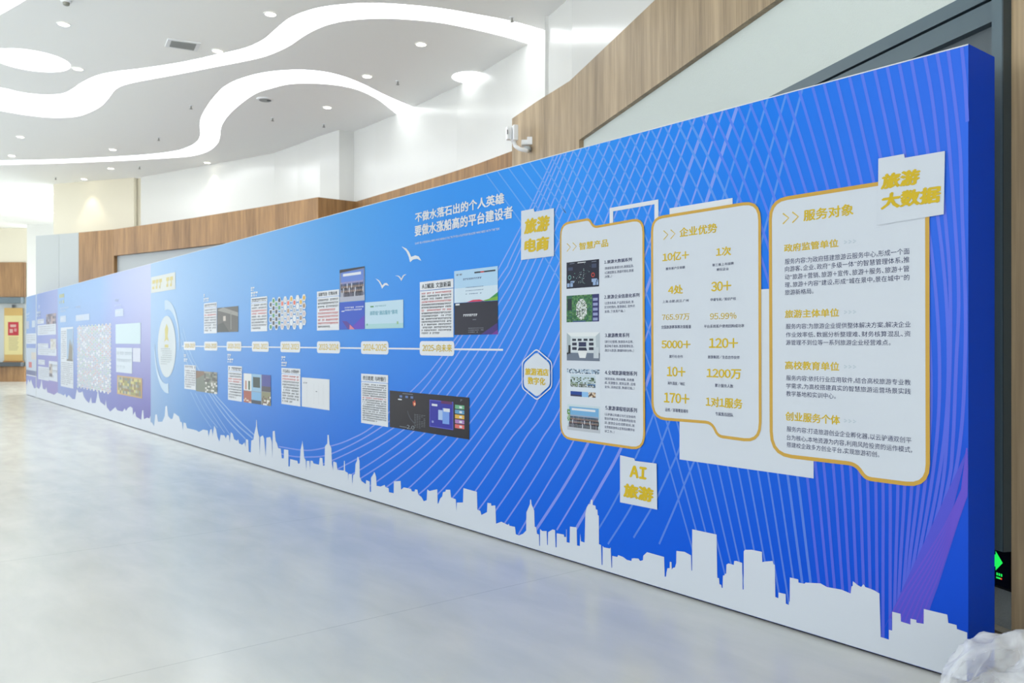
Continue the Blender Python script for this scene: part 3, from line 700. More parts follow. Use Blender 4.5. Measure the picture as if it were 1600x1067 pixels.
# violet band at the right
band = [(1511, 700), (1503, 765), (1492, 790), (1476, 822), (1450, 865), (1415, 920), (1390, 965), (1376, 994)]
band2 = [(1512.6, 735), (1512, 775), (1498, 815), (1482, 865), (1466, 915), (1455, 945), (1441, 992)]
a_ = [B(*p) for p in band]; b_ = [B(*p) for p in band2]
a_ = [(min(u, UD - .003), v) for u, v in a_]; b_ = [(min(u, UD - .003), v) for u, v in b_]
n = len(a_); la.quads(a_ + b_, [(i, i + 1, n + i + 1, n + i) for i in range(n - 1)], ML_P, 0.3)
for k in range(7):
    t = k / 7.0; la.k += 0.04
    la.ribbon([(p[0] * (1 - t) + q[0] * t, p[1] * (1 - t) + q[1] * t) for p, q in zip(a_, b_)], 0.007, ML_Q, 0.45)
# pale lines falling from the round emblem
for ln, wd in (([(286, 513), (297, 550), (318, 590), (335.5, 615), (351, 633), (373.8, 657.6), (399, 681)], .022), ([(284, 520), (296, 560), (331, 614.9), (348, 637), (368, 661), (395, 684.6)], .022), ([(282, 530), (294, 570), (326.5, 615), (340, 635), (358, 658.7), (384, 686)], .022),
               ([(313, 617), (329, 643), (351, 676)], .014), ([(305, 614), (322, 645), (340, 668)], .014), ([(298, 612), (312, 640), (330, 668)], .014), ([(320, 616), (335, 642), (360, 680)], .014)):
    la.ribbon([(p.x, p.y) for p in catmull([Vector((*B(*q), 0)) for q in ln], 6)], wd, ML_W, 0.5)
la.build('line_pattern', secC, 'fan of fine pale and violet curved lines')
# ---- white skyline
SK = """41.3,603 44.4,592.6 46.5,597.7 48.6,592.6 50.6,599.8 53.7,607 57.8,605 61,608 63.4,603 65,592.6 67,607 71,609 72.3,605 74.3,613 80.5,615 84.6,617 89.8,613 94,615 100,618 102,615 104,621.4 107.3,617 113.5,623.5 117.6,623.5 119,615 120.3,608 122.8,613 127,613 129,611 131,619.4 135,625.6 139.3,629.7 142.4,620.4 143.8,629.7 149.6,629.7 151.6,619.4 153.3,608 154.7,619.4 156.8,627.6 162,631.8 164.4,633.8 165.5,624.5 167,636 172.3,643 180.5,636 183.6,641 191.9,643 195,638 197,642 200,637.5
203.8,635 207.5,637.5 208,648.8 211,642.5 213,651 221,656 222.5,641 224,641 225,655 230,652.5 233.8,653.8 235,650 237.5,660 241,666 243,647.5 245.5,647.5 247,658.8 253.8,658.8 257.5,650 258.8,635 261,633.8 263,650 267.5,655 270,653.8 272,645 280,651 282,658.8 284.5,660 286,672.5 287,660 290.5,661 292.5,668.8 302.5,671 307.5,672.5 311,675 317.5,671 325,672.5 326,682.5 328.8,671 331,670 332.5,681 335,665 338,671 340,682.5 343,690 345,679.5 351,680 353,685 355,679.5 358,680 359,691 361,675 363.8,677.5 366,686 370.5,688.8 372.5,686 373.8,692.5 378.8,695 382.5,691 383.8,698.8 384.5,686 388,687 389,706 392,706.8 393,688 396,687 398,676 400.3,666 400.6,656 401.3,656 402,667.5 403.8,677.5 405.5,682.5 406,711 407,682.5 411,680 413,685 415.5,713.8 416.5,683.8 422.5,682.5 425,690 425.8,716 426.5,673.8 429.5,673 431,688.8 433,692.5 435,700 439,701 440.5,716 443.8,716 444,702 450.8,703 451,728.8 453,728.8 453.8,717 465,720 466,724.5 468.8,723.8 470,702.5 472.3,692.5 472.7,688 473.3,693 474.5,701 475.5,715 478,718.8 478.8,736 479.5,720 483.8,720 484.5,733.8 485.5,719.5 488.8,720 490,723.8 498.8,726 500,715 504,715.5 505,727.5 507.5,727.5 508,697.5 511.8,692.5 512,679.5 514,679.5 515,693.8 518,700 519,725 520.8,735 521,720.8 526,722.5 527.5,733.8 537.5,735 538,720 539,720 539.5,736 543.8,738.8 544.5,750 545,740 550,741 550.8,758 552,742.5 555,740 555.8,725 558,720 559,713.8 560,713.8
562,720 562.5,745 565,751.3 572,756.3 572.5,750 578,752 578.3,768.3 580,768.3 580.1,746.3 582.5,742.5 584.5,739.5 585,737 586.5,740 588,745 588.8,758.8 595,760 601.3,757.5 603,761.3 607.5,762.5 608,768.8 615.5,770.5 615.8,752 626.3,751.3 627,765 631.3,761.3 642.5,763.8 643.8,767.5 648,768 648.8,764.5 652.5,765 653.8,772.5 658.8,776.3 662.5,783 667,781.3 668,764.5 671.3,767 683.5,764.3 684.3,786.8 685.5,786.3 688,778.8 691.3,775.5 692.5,768.8 696.3,768 697,765 703.8,765 705,777 712.5,780 713.5,799 714.3,785 723.8,785 724.5,762.5 745.5,768.3 746.3,796.3 750.8,798 752.5,804.5 761.3,800 762,785.5 767.5,786.3 768,790 774.3,789.5 775.5,818 783.8,815 793.8,820 795.5,818 796.3,821.3 805,823 806.3,834.5 811.3,836.3 817.5,833.8 822.5,828.8 823,800 826.3,792.5 828.3,787.5 828.8,780.5 830,780.5 830.8,787.5 835,797.5 835.8,822.5 838,823.8 839.5,833.8 842.5,835 843,852.5 844,853 844.3,826.3 847.5,829.5 854.5,829.5 855.3,851.3 856.3,851.3 856.8,831.3 863.8,827 867.5,828 868.5,855 870,855 870.3,833 881.3,835 882,838.8 885,838.8 885.2,827 885.7,827 885.8,847 890.5,848 891,822.5 901.3,823.8 902,852 906.3,853 907,833 908,845.5 913.8,847.5 915,802.5 917,792.5 920,787.5 923,787.5 923.5,780.5 926.3,781 926.5,788.8 930.8,790 931.3,795.5 933.8,796.3 934.3,804.5 936,805.5 936.3,850 939.5,851.3 940.5,882.5 941.8,882.5 942,852.5 943.8,855 953,856.8 954.5,855.5 955.8,886.8 956.8,886.8 957,868.3 965,870 966.3,867 973.8,870 980,874.5 987,876.3 987.5,872.5 991.3,872 998,872.5 1000.5,876.3 1005,875 1005.5,868 1008.8,865 1011.3,862.5 1038,870 1039,900.8 1041,900.8 1041.8,894 1043.3,887.5 1046.8,887.5 1047,877.5 1049.5,878 1050,890 1051.8,887 1055,886.3 1056.3,881.3 1057,880 1057.3,860.5 1063.8,861.3 1070,862 1080,867.5 1080.8,891.3 1081.8,891.3 1082,826.8 1120,835 1121,902.5 1123.8,903.3 1124.5,912.5 1127.5,913.8 1128,918.3 1129.5,918.3 1130,898.8 1132.5,898.8 1133,896.3 1135,896.3 1135.5,881.8 1138.8,880 1147,882.5 1147.5,876.3 1151.3,876.3 1160,879.3 1160.8,920.8 1162.3,920.8 1162.5,861.3 1164.5,858.8 1175,858.8 1190.8,862 1191.5,878 1197.5,877 1207.5,876.3 1208.8,881 1211,882.5 1211.8,932.5 1216.6,934.5 1216.8,925.5 1228,928 1228.3,943 1233,945 1233.3,940 1234.3,939.5 1234.5,902 1247.5,905 1248,910 1257.5,911.8 1258.8,910 1282.5,911.3 1292.5,917 1315,921 1329.5,927 1330.8,916 1332.8,915 1333,908 1337,911 1340.5,914 1346,917 1349.5,912.5 1352.5,917 1360,919.5 1367,922.5 1374.5,927 1376.5,995 1389.2,999 1389.3,983.8 1394.3,985 1394.5,955.5 1407.5,958.8 1408,970.8 1422.9,975.5 1423,966.3 1432,968.3 1432.2,972.5 1443.6,974.5 1443.8,951.3 1480.5,960 1482,973 1495,976.3 1495.5,982.5 1511.5,988"""
sk = [B(*map(float, t.split(','))) for t in SK.split()]
for (u0, u1, root) in ((UA, UB, secA), (UB, UC, secB), (UC, UD, secC)):
    a = Art(2)
    pts = [p for p in sk if u0 <= p[0] <= u1]
    if u0 > UA: pts = [(u0 + .001, pts[0][1])] + pts
    if u1 < UD: pts = pts + [(u1 - .001, pts[-1][1])]
    for p, q in zip(pts, pts[1:]):
        if q[0] > p[0]: a.poly([(p[0], .016), (q[0], .016), (q[0], q[1]), (p[0], p[1])], PALE)
    a.build('skyline', root, 'white city skyline silhouette')
# ---- slogan and birds
a = Art(3)
a.text('不做水落石出的个人英雄', R(649.1, 332.5, 348, 788.3), WHITE, 0.034)
a.text('要做水涨船高的平台建设者', R(648.6, 352.7, 370, 801.9), WHITE, 0.034); a.build('slogan', secC)
a = Art(3); a.text("DON'T BE A PERSONAL HERO WHO REVEALS THE TRUTH BE A PLATFORM BUILDER WHO RISES WITH THE TIDE", R(649, 379, 382.2, 781), WHITE, 0.0); a.build('slogan_translation', secC)
for pts in ([(487,400),(515,412),(532,432),(545,462),(570,453),(590,460),(606,486),(580,474),(556,478),(538,494),(530,460),(515,428)],
            [(333,591),(352,600),(362,612),(372,632),(385,619),(400,618),(413,634),(392,629),(380,640),(371,652),(363,630),(352,610)],
            [(449,573),(468,574),(478,580),(486,591),(494,575),(505,567),(517,566),(502,575),(494,590),(486,606),(479,592),(468,579)]):
    a = Art(3); a.concave([B(500 + x / 3.809, 280 + y / 3.809) for x, y in pts], WHITE); a.build('bird', secC, 'white flying bird')
# ---- timeline
a = Art(2); a.poly([B(284.8, 539.3), B(284.8, 541), (Bu(786.3), Bv(284.8, 541)), (Bu(786.3), Bv(284.8, 539.3))], WHITE)
v0 = Bv(786.3, 548); v1 = Bv(786.3, 545)
a = Art(2); a.rect((Bu(284.8), Bu(786.3), v0, v1), WHITE); a.build('timeline_bar', secC)
TAGS = [(287.5, 305.8, '2018-2019'), (319.4, 340, '2019-2020'), (354.5, 377.6, '2020-2021'), (394, 420.3, '2021-2022'), (438.6, 469.5, '2022-2023'), (495.7, 531.8, '2023-2024'), (564.5, 607.5, '2024-2025'), (656.3, 710.3, '2025-向未来')]
tv1 = Bv(656.3, 533); tv0 = Bv(656.3, 555)
for x0, x1, s in TAGS:
    u0, u1 = Bu(x0), Bu(x1); rr = (u0, u1, tv0, tv1); a = Art(3)
    a.concave(rounded([(u0, tv0), (u1, tv0), (u1, tv1), (u0, tv1)], 0.04), WHITE); t = a.build('date_tag', secC)
    a = Art(4); a.text(s, sub(rr, .08, .26, .94, .8), GOLDL if x0 < 600 else GOLD, 0.022); a.build('date', t)
# ---- white badges with bold gold words
def badge(name, outline, words, layer=6):
    a = Art(layer); a.concave([B(*p) for p in outline], PALE); b = a.build(name, secC)
    a = Art(layer + 1)
    for s, r, sl in words: a.text(s, r, GOLD, 0.062, slant=sl)
    a.build('lettering', b)
badge('badge', [(815.5, 329.8), (835, 326), (836.3, 331), (866.8, 325.4), (866.6, 400), (815.2, 406.3)], [('旅游', R(820.6, 342, 367, 860), .1), ('电商', R(820.6, 373.5, 396, 859.3), .1)])
badge('badge', [(1373.9, 248.2), (1413.9, 240.9), (1415.2, 247), (1477.9, 236.3), (1476, 335), (1373.2, 352)], [('旅游', R(1378.5, 272.5, 297.5, 1439.2), .1), ('大数据', R(1378.5, 302.5, 329, 1472), .1)], 8)
badge('badge', [(969.9, 710.9), (992.2, 716), (993, 719.7), (1027, 724.1), (1028.1, 796), (970, 784.5)], [('AI', R(985.1, 725.5, 745.5, 1011.7), .05), ('旅游', R(975.5, 753.5, 776.5, 1022.5), .05)])
hx = [B(839.3, 544.3), B(863.8, 565), B(863.8, 605), B(840, 625.8), B(816.3, 606.5), B(816.6, 565)]
hc = (sum(p[0] for p in hx) / 6, sum(p[1] for p in hx) / 6)
hk = lambda k: rounded([(hc[0] + (p[0] - hc[0]) * k, hc[1] + (p[1] - hc[1]) * k) for p in hx], .03)
a = Art(6); a.ring(hk(1.0), hk(0.95), WHITE); a.concave(hk(0.86), PALE); b = a.build('hexagon_badge', secC)
a = Art(7); a.text('旅游酒店', R(821.6, 574.5, 586, 858.6), GOLD, 0.042); a.text('数字化', R(825.8, 588.5, 600.5, 853.4), GOLD, 0.042); a.build('lettering', b)
# ---- white backings
a = Art(3)
ul, ur = Bu(953.1), Bu(1029.3); vt = Bv(953.1, 325.1); th = 0.045
a.rect((ul, ur, vt - th * .6, vt), WHITE); a.rect((ul, ul + th * .75, Bv(953.1, 350), vt - th * .6), WHITE); a.rect((ur - th * .75, ur, Bv(1029.3, 345), vt - th * .6), WHITE)
a.build('bracket_outline', secC)
a = Art(3); a.rect((Bu(1046.8), Bu(1145.2), Bv(1046.8, 420), Bv(1046.8, 325.6)), WHITE); a.build('backing_panel', secC)
a = Art(3); a.rect((Bu(1062.4), Bu(1271.8), Bv(1062.4, 717.6), Bv(1190.3, 452)), PALE); a.build('backing_panel', secC)
# ---- the three gold edged cards
def card(outline, rad, bw, label):
    o = rounded([B(*p) for p in outline], rad); i = shrink(o, bw)
    a = Art(4); a.concave(i, PALE); c = a.build('info_card', secC, label)
    a = Art(4.5); a.ring(o, shrink(o, bw * 1.15), BORDER); a.build('border', c)
    return c
def chevrons(a, r, n, m, th):
    u0, u1, v0, v1 = r; w_ = (u1 - u0) / n; vm = (v0 + v1) / 2
    for k in range(n):
        x = u0 + w_ * k; a.ribbon([(x, v1), (x + w_ * .62, vm), (x, v0)], th, m)
c1 = card([(875.6, 348.8), (922.5, 340.4), (928.5, 353.3), (1007.5, 339.3), (1009, 704.6), (875.8, 685)], [.10, .08, .08, .10, .12, .12], .015, 'narrow card with five small pictures')
a = Art(5); chevrons(a, R(886.7, 380.5, 393, 905), 2, GOLDL, .007); a.text('智慧产品', R(905.7, 379.3, 391.2, 951.3), GOLD, 0.026); a.build('heading', c1)
ITEMS = [('1.旅游大数据系列', (945, 406.9, 412.6, 988.1), [('(数据管理,数据分析,数据监测,', 419.6, 990.8), ('AI模型算法、数据可视化,数据', 426.6, 990.8), ('决策。)', 432.6, 957)]),
 ('2.旅游企业信息化系列', (945, 461.0, 467.3, 1000.2), [('(云票务系统、产品预定系统、景', 473.9, 990.8), ('区分时预约、智慧景区、软件开', 480.2, 993), ('发等、下发用户端。)', 486.9, 977.4)]),
 ('3.旅游教育系列', (946, 520.5, 527.2, 984), [('(旅行社管理、旅游技术应用、', 533.9, 990.5), ('旅游电子商务、旅游管理信息、', 540.6, 991.5), ('酒店与旅游、数据科研分析。)', 547.4, 991.5)]),
 ('4.全域旅游规划系列', (946, 578.3, 585.3, 996.2), [('(规划咨询、资料收集、系统集', 591.5, 991.9), ('成、资源整合、规划运营、运维', 597.8, 993.9), ('支持、活动运营、数据可视。)', 604.2, 992.3)]),
 ('5.旅游课程培训系列', (946.8, 633.3, 640.3, 996.2), [('(云驴通公司通过与行业协会的', 646.9, 994), ('联合开展办学,开展教师技能培', 653.5, 994), ('训、旅游企业在线职培训、就', 660, 992.5), ('业资格旅游师认定等培训教学培', 666.7, 992.5), ('训工作。)', 673.2, 961)])]
for hd, (x0, y0, y1, x1), ls in ITEMS:
    a = Art(5); a.text(hd, R(x0, y0, y1, x1), NAVY, 0.02); a.build('heading', c1)
    a = Art(5)
    for s, yc, xe in ls: a.text(s, R(945.6, yc - 2.2, yc + 2.2, xe), NAVY, 0.0)
    a.build('body_text', c1)
DK = ink(30, 34, 52)
# picture 1: dark dashboard
r = R(886.2, 410.4, 451.3, 937); a = Art(5); a.rect(r, DK)
a.rect(sub(r, .35, .93, .6, .955), WHITE, .2); a.rect(sub(r, .1, .93, .25, .95), ink(120, 130, 150), .2); a.rect(sub(r, .78, .92, .92, .945), ink(120, 130, 150), .2)
for _ in range(70):
    x = .48 + random.gauss(0, .12); y = .42 + random.gauss(0, .18) + (x - .5) * .5
    if .2 < x < .75 and .1 < y < .9: s = random.uniform(.006, .02); a.rect(sub(r, x, y, x + s, y + s * 1.5), random.choice([ink(150, 190, 190), ink(90, 150, 140), WHITE, ink(60, 100, 110)]), .2)
for cx, cy, m in ((.1, .42, ink(120, 180, 180)), (.82, .44, ink(220, 80, 60))):
    k = [at(r, cx + .05 * math.cos(t), cy + .085 * math.sin(t)) for t in [i * math.pi / 8 for i in range(16)]]; k2 = [at(r, cx + .035 * math.cos(t), cy + .06 * math.sin(t)) for t in [i * math.pi / 8 for i in range(16)]]
    a.ring(k, k2, m, .2)
for x0, x1, y0, y1 in ((.02, .1, .06, .2), (.12, .2, .06, .24), (.13, .24, .2, .28), (.78, .95, .18, .3), (.82, .9, .06, .18), (.92, .98, .06, .25), (.05, .2, .68, .8), (.78, .92, .7, .85)):
    a.rect(sub(r, x0, y0, x1, y1), ink(150, 176, 214) if y0 < .5 else ink(60, 72, 100), .2)
a.build('picture', c1, 'dark data dashboard picture')
# picture 2: green map view
r = R(886.2, 462.3, 503.6, 937); a = Art(5); a.rect(r, ink(58, 110, 70))
a.mosaic(r, 22, 18, lambda x, y: random.choice([ink(70, 128, 78), ink(46, 96, 62), ink(96, 140, 90), ink(52, 104, 88), None]), .1)
a.mosaic(sub(r, .28, .08, .66, .85), 14, 20, lambda x, y: random.choice([ink(214, 220, 212), ink(176, 190, 176), ink(80, 90, 88), WHITE, ink(130, 150, 130)]) if (x - .5) ** 2 / .2 + (y - .5) ** 2 / .26 < 1 else None, .2)
a.rect(sub(r, .03, .45, .17, .88), ink(34, 52, 58), .3); a.rect(sub(r, .8, .0, 1, 1), ink(52, 54, 110), .2)
for k in range(5): a.rect(sub(r, .82, .04 + k * .18, .96, .14 + k * .18), ink(150, 160, 200), .3)
a.rect(sub(r, .2, .0, .6, .05), ink(60, 90, 130), .3); a.build('picture', c1, 'green aerial map picture')
# picture 3: white showroom
r = R(886.6, 519.7, 563, 938.1); a = Art(5); a.rect(r, ink(206, 216, 222)); a.rect(sub(r, 0, 0, 1, .28), ink(110, 122, 140), .1); a.poly([at(r, 0, 1), at(r, 1, 1), at(r, .86, .86), at(r, .14, .86)], ink(228, 234, 236), .1)
a.poly([at(r, 0, .2), at(r, .1, .28), at(r, .12, .86), at(r, 0, 1)], ink(170, 184, 190), .1); a.poly([at(r, 1, .2), at(r, .9, .28), at(r, .88, .86), at(r, 1, 1)], ink(184, 196, 204), .1)
for x in (.17, .34, .52, .69): a.rect(sub(r, x, .7, x + .12, .78), ink(44, 52, 66), .2)
for x, y in ((.17, .54), (.17, .38), (.68, .54), (.68, .38)): a.rect(sub(r, x, y, x + .14, y + .1), ink(48, 50, 70), .2)
a.rect(sub(r, .37, .5, .6, .66), ink(50, 58, 92), .2); a.poly([at(r, .34, .36), at(r, .63, .36), at(r, .6, .47), at(r, .38, .47)], ink(40, 48, 70), .3)
a.poly([at(r, .4, .1), at(r, .58, .1), at(r, .63, .35), at(r, .34, .35)], ink(226, 230, 232), .3); a.rect(sub(r, .82, .1, .97, .48), ink(196, 206, 214), .3); a.rect(sub(r, .05, .25, .12, .55), ink(40, 44, 50), .3); a.build('picture', c1, 'white showroom picture')
# picture 4: travel collage
r = R(887, 575.8, 619, 938); a = Art(5); a.rect(r, ink(216, 226, 236))
a.mosaic(sub(r, 0, .84, 1, 1), 30, 5, lambda x, y: random.choice([ink(60, 80, 100), ink(150, 176, 200), ink(206, 220, 232), ink(190, 205, 220)]), .1)
q = sub(r, .11, .36, .88, .8); a.rect(q, ink(196, 214, 226), .1); a.mosaic(sub(q, 0, .3, 1, 1), 16, 7, lambda x, y: random.choice([ink(120, 140, 120), ink(176, 190, 190), None, None, ink(60, 84, 60)]) if y < .75 else None, .2)
for k, m in enumerate((ink(130, 150, 120), ink(110, 120, 110), ink(70, 110, 160))): a.rect(sub(q, k * .34, 0, k * .34 + .31, .28), m, .3); a.mosaic(sub(q, k * .34, 0, k * .34 + .31, .2), 8, 4, lambda x, y: random.choice([ink(70, 80, 70), ink(190, 196, 196), None]), .4)
q = sub(r, .11, .02, .88, .2); a.rect(sub(q, 0, 0, .46, 1), ink(36, 70, 150), .2); a.rect(sub(q, 0, 0, .46, .35), ink(60, 60, 90), .3); a.rect(sub(q, .46, 0, .72, 1), ink(140, 190, 236), .2); a.mosaic(sub(q, .72, 0, 1, 1), 8, 5, lambda x, y: random.choice([ink(90, 70, 60), ink(190, 160, 130), ink(230, 220, 200)]), .2)
a.build('picture', c1, 'collage of small travel pictures')
# picture 5: group photograph
def group_photo(a, r, sky, banner, nper):
    a.rect(r, sky); a.rect(sub(r, .06, .5, .96, .92), banner, .1); a.rect(sub(r, .14, .78, .86, .86), WHITE, .2); a.rect(sub(r, 0, 0, 1, .16), ink(190, 196, 204), .1)
    for row in range(3):
        for k in range(nper):
            x = .05 + .9 * (k + .5 * (row % 2)) / nper; y = .12 + row * .13; wd = .7 / nper
            a.rect(sub(r, x, y, x + wd, y + .17), random.choice([ink(30, 32, 44), ink(40, 40, 56), ink(60, 54, 62), ink(176, 180, 190), ink(90, 84, 100), ink(46, 50, 70)]), .5 - row * .1)
            a.rect(sub(r, x + wd * .2, y + .17, x + wd * .75, y + .225), ink(186, 160, 146), .5 - row * .1)
r = R(887.4, 631, 671, 938.7); a = Art(5); group_photo(a, r, ink(200, 218, 226), ink(120, 176, 220), 22); a.mosaic(sub(r, 0, .35, .09, .8), 5, 7, lambda x, y: random.choice([ink(90, 140, 70), ink(130, 170, 100), None]), .6); a.build('picture', c1, 'group photograph before a blue banner')
c2 = card([(1018, 339.6), (1189.8, 311.8), (1190.8, 693), (1121, 683.5), (1112.5, 662.5), (1018.8, 655)], [.10, .12, .12, .10, .10, .12], .016, 'middle card with gold figures')
a = Art(5); chevrons(a, R(1037.7, 360.5, 374.5, 1060), 2, GOLDL, .007); a.text('企业优势', R(1062.5, 356.2, 371, 1121.5), GOLD, 0.028); a.build('heading', c2)
ST = [('10亿+', (1035.9, 395, 409.6, 1077.5), [('服务客户交易额', (1041.3, 418, 422.4, 1071.3))]), ('4处', (1044.7, 446, 460.5, 1068.1), [('上海.合肥.武汉.广州', (1036.2, 469.3, 473.6, 1076.9))]),
 ('765.97万', (1035.3, 491.3, 501, 1078.3), [('全国旅游赛事赛次观看量', (1034, 508.4, 513.8, 1080.8))]), ('5000+', (1034.5, 531.7, 544.4, 1080), [('旅行社合作', (1046.7, 554.3, 559.2, 1067.9))]),
 ('10+', (1042.9, 572.2, 588, 1072), [('海外国家/地区', (1044, 595.8, 601, 1071.2))]), ('170+', (1038.3, 612.7, 628.8, 1078.3), [('运维/部署覆盖城市', (1040.3, 636.8, 642.4, 1076.3))]),
 ('1次', (1119.6, 386.8, 401.4, 1143.4), [('新三板上市挂牌', (1114, 412, 416.6, 1147.3)), ('孵化企业', (1120.9, 419.3, 423.7, 1139.7))]), ('30+', (1112.1, 440.2, 456, 1143.6), [('申请专利/知识产权', (1111.2, 465.9, 470.8, 1151))]),
 ('95.99%', (1110.2, 489.4, 499.2, 1151.8), [('平台系统客户使用回购成功率', (1101, 507.4, 512.6, 1163.8))]), ('120+', (1108.6, 527.9, 544, 1154.2), [('旅游集团/生态合作伙伴', (1106.9, 555, 560.2, 1156.7))]),
 ('1200万', (1104.8, 575.2, 590.6, 1159.2), [('累计服务人数', (1118, 599.2, 604.8, 1146.6))]), ('1对1服务', (1103.6, 619, 635, 1161.2), [('专属售后团队', (1118.7, 643.2, 649, 1146.6))])]
for s, r, caps in ST:
    a = Art(5); a.text(s, R(*r), GOLD, 0.012 if '.' in s else 0.032); a.build('figure', c2)
    a = Art(5)
    for t, q in caps: a.text(t, R(*q), NAVY, 0.004)
    a.build('caption', c2)
c3 = card([(1201.9, 311.4), (1452.8, 271.5), (1454, 763.8), (1351, 750), (1338, 728), (1203.6, 712)], [.12, .05, .12, .12, .12, .14], .018, 'wide card with four paragraphs')
a = Art(5); chevrons(a, R(1224.2, 333.5, 350, 1254), 2, GOLDL, .008); a.text('服务对象', R(1256.3, 328.2, 346.3, 1334.7), GOLD, 0.028); a.build('heading', c3)
PARAS = [('政府监管单位', (1225.9, 381.8, 394.4, 1310.9), 1227.4, [('服务内容:为政府搭建旅游云服务中心,形成一个面', 404.6, 413.6, 1422), ('向游客、企业、政府“多级一体”的智慧管理体系,推', 416.4, 425.2, 1422), ('动“旅游+营销、旅游+宣传、旅游+服务、旅游+管', 428.8, 437.4, 1421.5), ('理、旅游+内容”建设,形成“城在景中,景在城中”的', 441, 449.6, 1422), ('旅游新格局。', 452.8, 461.2, 1272.2)], 385),
 ('旅游主体单位', (1227.2, 484.2, 497.2, 1311.9), 1228.9, [('服务内容:为旅游企业提供整体解决方案,解决企业', 505.8, 514.4, 1423.7), ('作业效率低、数据分析整理难、财务核算混乱、资', 518.9, 527, 1423.7), ('源管理不到位等一系列旅游企业经营难点。', 530.9, 539.2, 1392.4)], 487.5),
 ('高校教育单位', (1227.5, 563.7, 577.2, 1312.3), 1229.4, [('服务内容:依托行业应用软件,结合高校旅游专业教', 586, 594.4, 1423.7), ('学需求,为高校搭建真实的智慧旅游运营场景实践', 598.4, 606.8, 1424), ('教学基地和实训中心。', 610.4, 618.8, 1306.8)], 572),
 ('创业服务个体', (1228, 642.5, 656.8, 1313.6), 1230.2, [('服务内容:打造旅游创业企业孵化器,以云驴通双创平', 665.6, 674.2, 1425), ('台为核心,本地资源为内容,利用风险投资的运作模式,', 678.6, 687.2, 1426), ('搭建校企政多方创业平台,实现旅游初创。', 690.2, 698.6, 1374.8)], 655)]
for hd, r, xl, ls, yc in PARAS:
    a = Art(5); a.text(hd, R(*r), GOLD, 0.026); a.build('heading', c3)
    a = Art(5); chevrons(a, (Bu(1320), Bu(1341), Bv(1225.9, (r[1] + r[2]) / 2 + 2), Bv(1225.9, (r[1] + r[2]) / 2 - 2)), 3, ink(190, 204, 216), .006); a.build('arrow_marks', c3, 'faint grey arrow marks')
    a = Art(5)
    for s, y0, y1, xe in ls: a.text(s, R(xl, y0, y1, xe), NAVY, -0.001)
    a.build('body_text', c3)
# ---- story cards and pictures along the timeline
def story(xl, yt, yb, xr, head, nrow, red=(), sep=True, hd=(.07, .87, .93, .965), dark=BLACKI, parent=None):
    r = R(xl, yt, yb, xr); a = Art(3); a.rect(r, WHITE)
    if sep: a.rect(sub(r, 0, .835, 1, .845), ink(70, 130, 210), .2)
    c = a.build('story_card', parent or secC)
    a = Art(4); q = sub(r, *hd)
    if head: a.text(head, q, dark, 0.015)
    else: a.rows(q, 1, dark, ch=(q[1] - q[0]) / 8.5, h=.9, last=1.0)
    a.build('heading', c)
    a = Art(4); a.rows(sub(r, .06, .05, .95, .81), nrow, dark, red=red, mred=RED, last=.6); a.build('body_text', c)
    return r
story(656.5, 440.9, 527.3, 709, 'AI赋能 文旅新篇', 15, (0, 3, 6)); story(495.7, 455.7, 516.4, 530.4, '深耕笃发 引领未来', 9, (3, 4, 5, 6, 7)); story(564.8, 583.6, 660.4, 606.8, '终日乾乾 与时偕行', 17, (6,))
story(440.2, 574.5, 630.8, 469.8, '不忘初心 方得始终', 10, (0, 1)); story(356.6, 571.2, 624.3, 378.4, None, 10, (2, 3), dark=ink(84, 88, 96)); story(288.4, 569.8, 607, 306.2, None, 8, sep=False, dark=GREYI); story(319, 474.2, 521, 339, None, 9, (2,), dark=GREYI); story(392.5, 465.5, 518, 418, None, 9, (2, 3), dark=ink(76, 80, 88))  # grey writing on the left cards: glare veil put into the ink
def pic(xl, yt, yb, xr, label, fn, parent=None, layer=3):
    r = R(xl, yt, yb, xr); a = Art(layer); fn(a, r); a.build('picture', parent or secC, label)
def p_light(a, r):
    a.rect(r, ink(176, 212, 240)); a.rect(sub(r, 0, 0, 1, .45), ink(206, 226, 240), .1); a.poly([at(r, .75, .0), at(r, 1, .0), at(r, 1, .24)], ink(60, 150, 80), .2); a.poly([at(r, .62, .0), at(r, 1, .0), at(r, 1, .12)], ink(120, 176, 60), .3)
    a.poly([at(r, .3, 0), at(r, .72, 0), at(r, .6, .06), at(r, .45, .06)], ink(206, 60, 90), .3)
    a.rect(sub(r, .48, .86, .95, .905), BLACKI, .2); a.rect(sub(r, .62, .86, .7, .905), RED, .3); a.rows(sub(r, .22, .67, .95, .75), 1, NAVY, ch=.03, h=.6); a.rows(sub(r, .28, .2, .68, .5), 3, ink(40, 60, 110), ch=.026, h=.22, last=.9)
    a.rows(sub(r, .05, .84, .35, .9), 1, GREYI, ch=.05, h=.8)
def p_dark(a, r):
    a.rect(r, ink(34, 36, 52)); a.poly([at(r, .62, 0), at(r, 1, 0), at(r, 1, .35)], ink(66, 44, 120), .1); a.poly([at(r, .86, 0), at(r, 1, 0), at(r, 1, .14)], ink(120, 50, 150), .2); a.rect(sub(r, .03, .93, .13, .98), WHITE, .2)
    a.rows(sub(r, .22, .56, .78, .65), 1, WHITE, ch=.03, h=.75); a.rect(sub(r, .44, .45, .52, .475), GREYI, .2); a.rows(sub(r, .34, .05, .68, .23), 3, ink(170, 176, 186), ch=.02, h=.25)
pic(710.2, 423.7, 473.5, 778.3, 'light blue notice picture', p_light); pic(710.4, 474, 523.2, 778.3, 'dark title slide picture', p_dark)
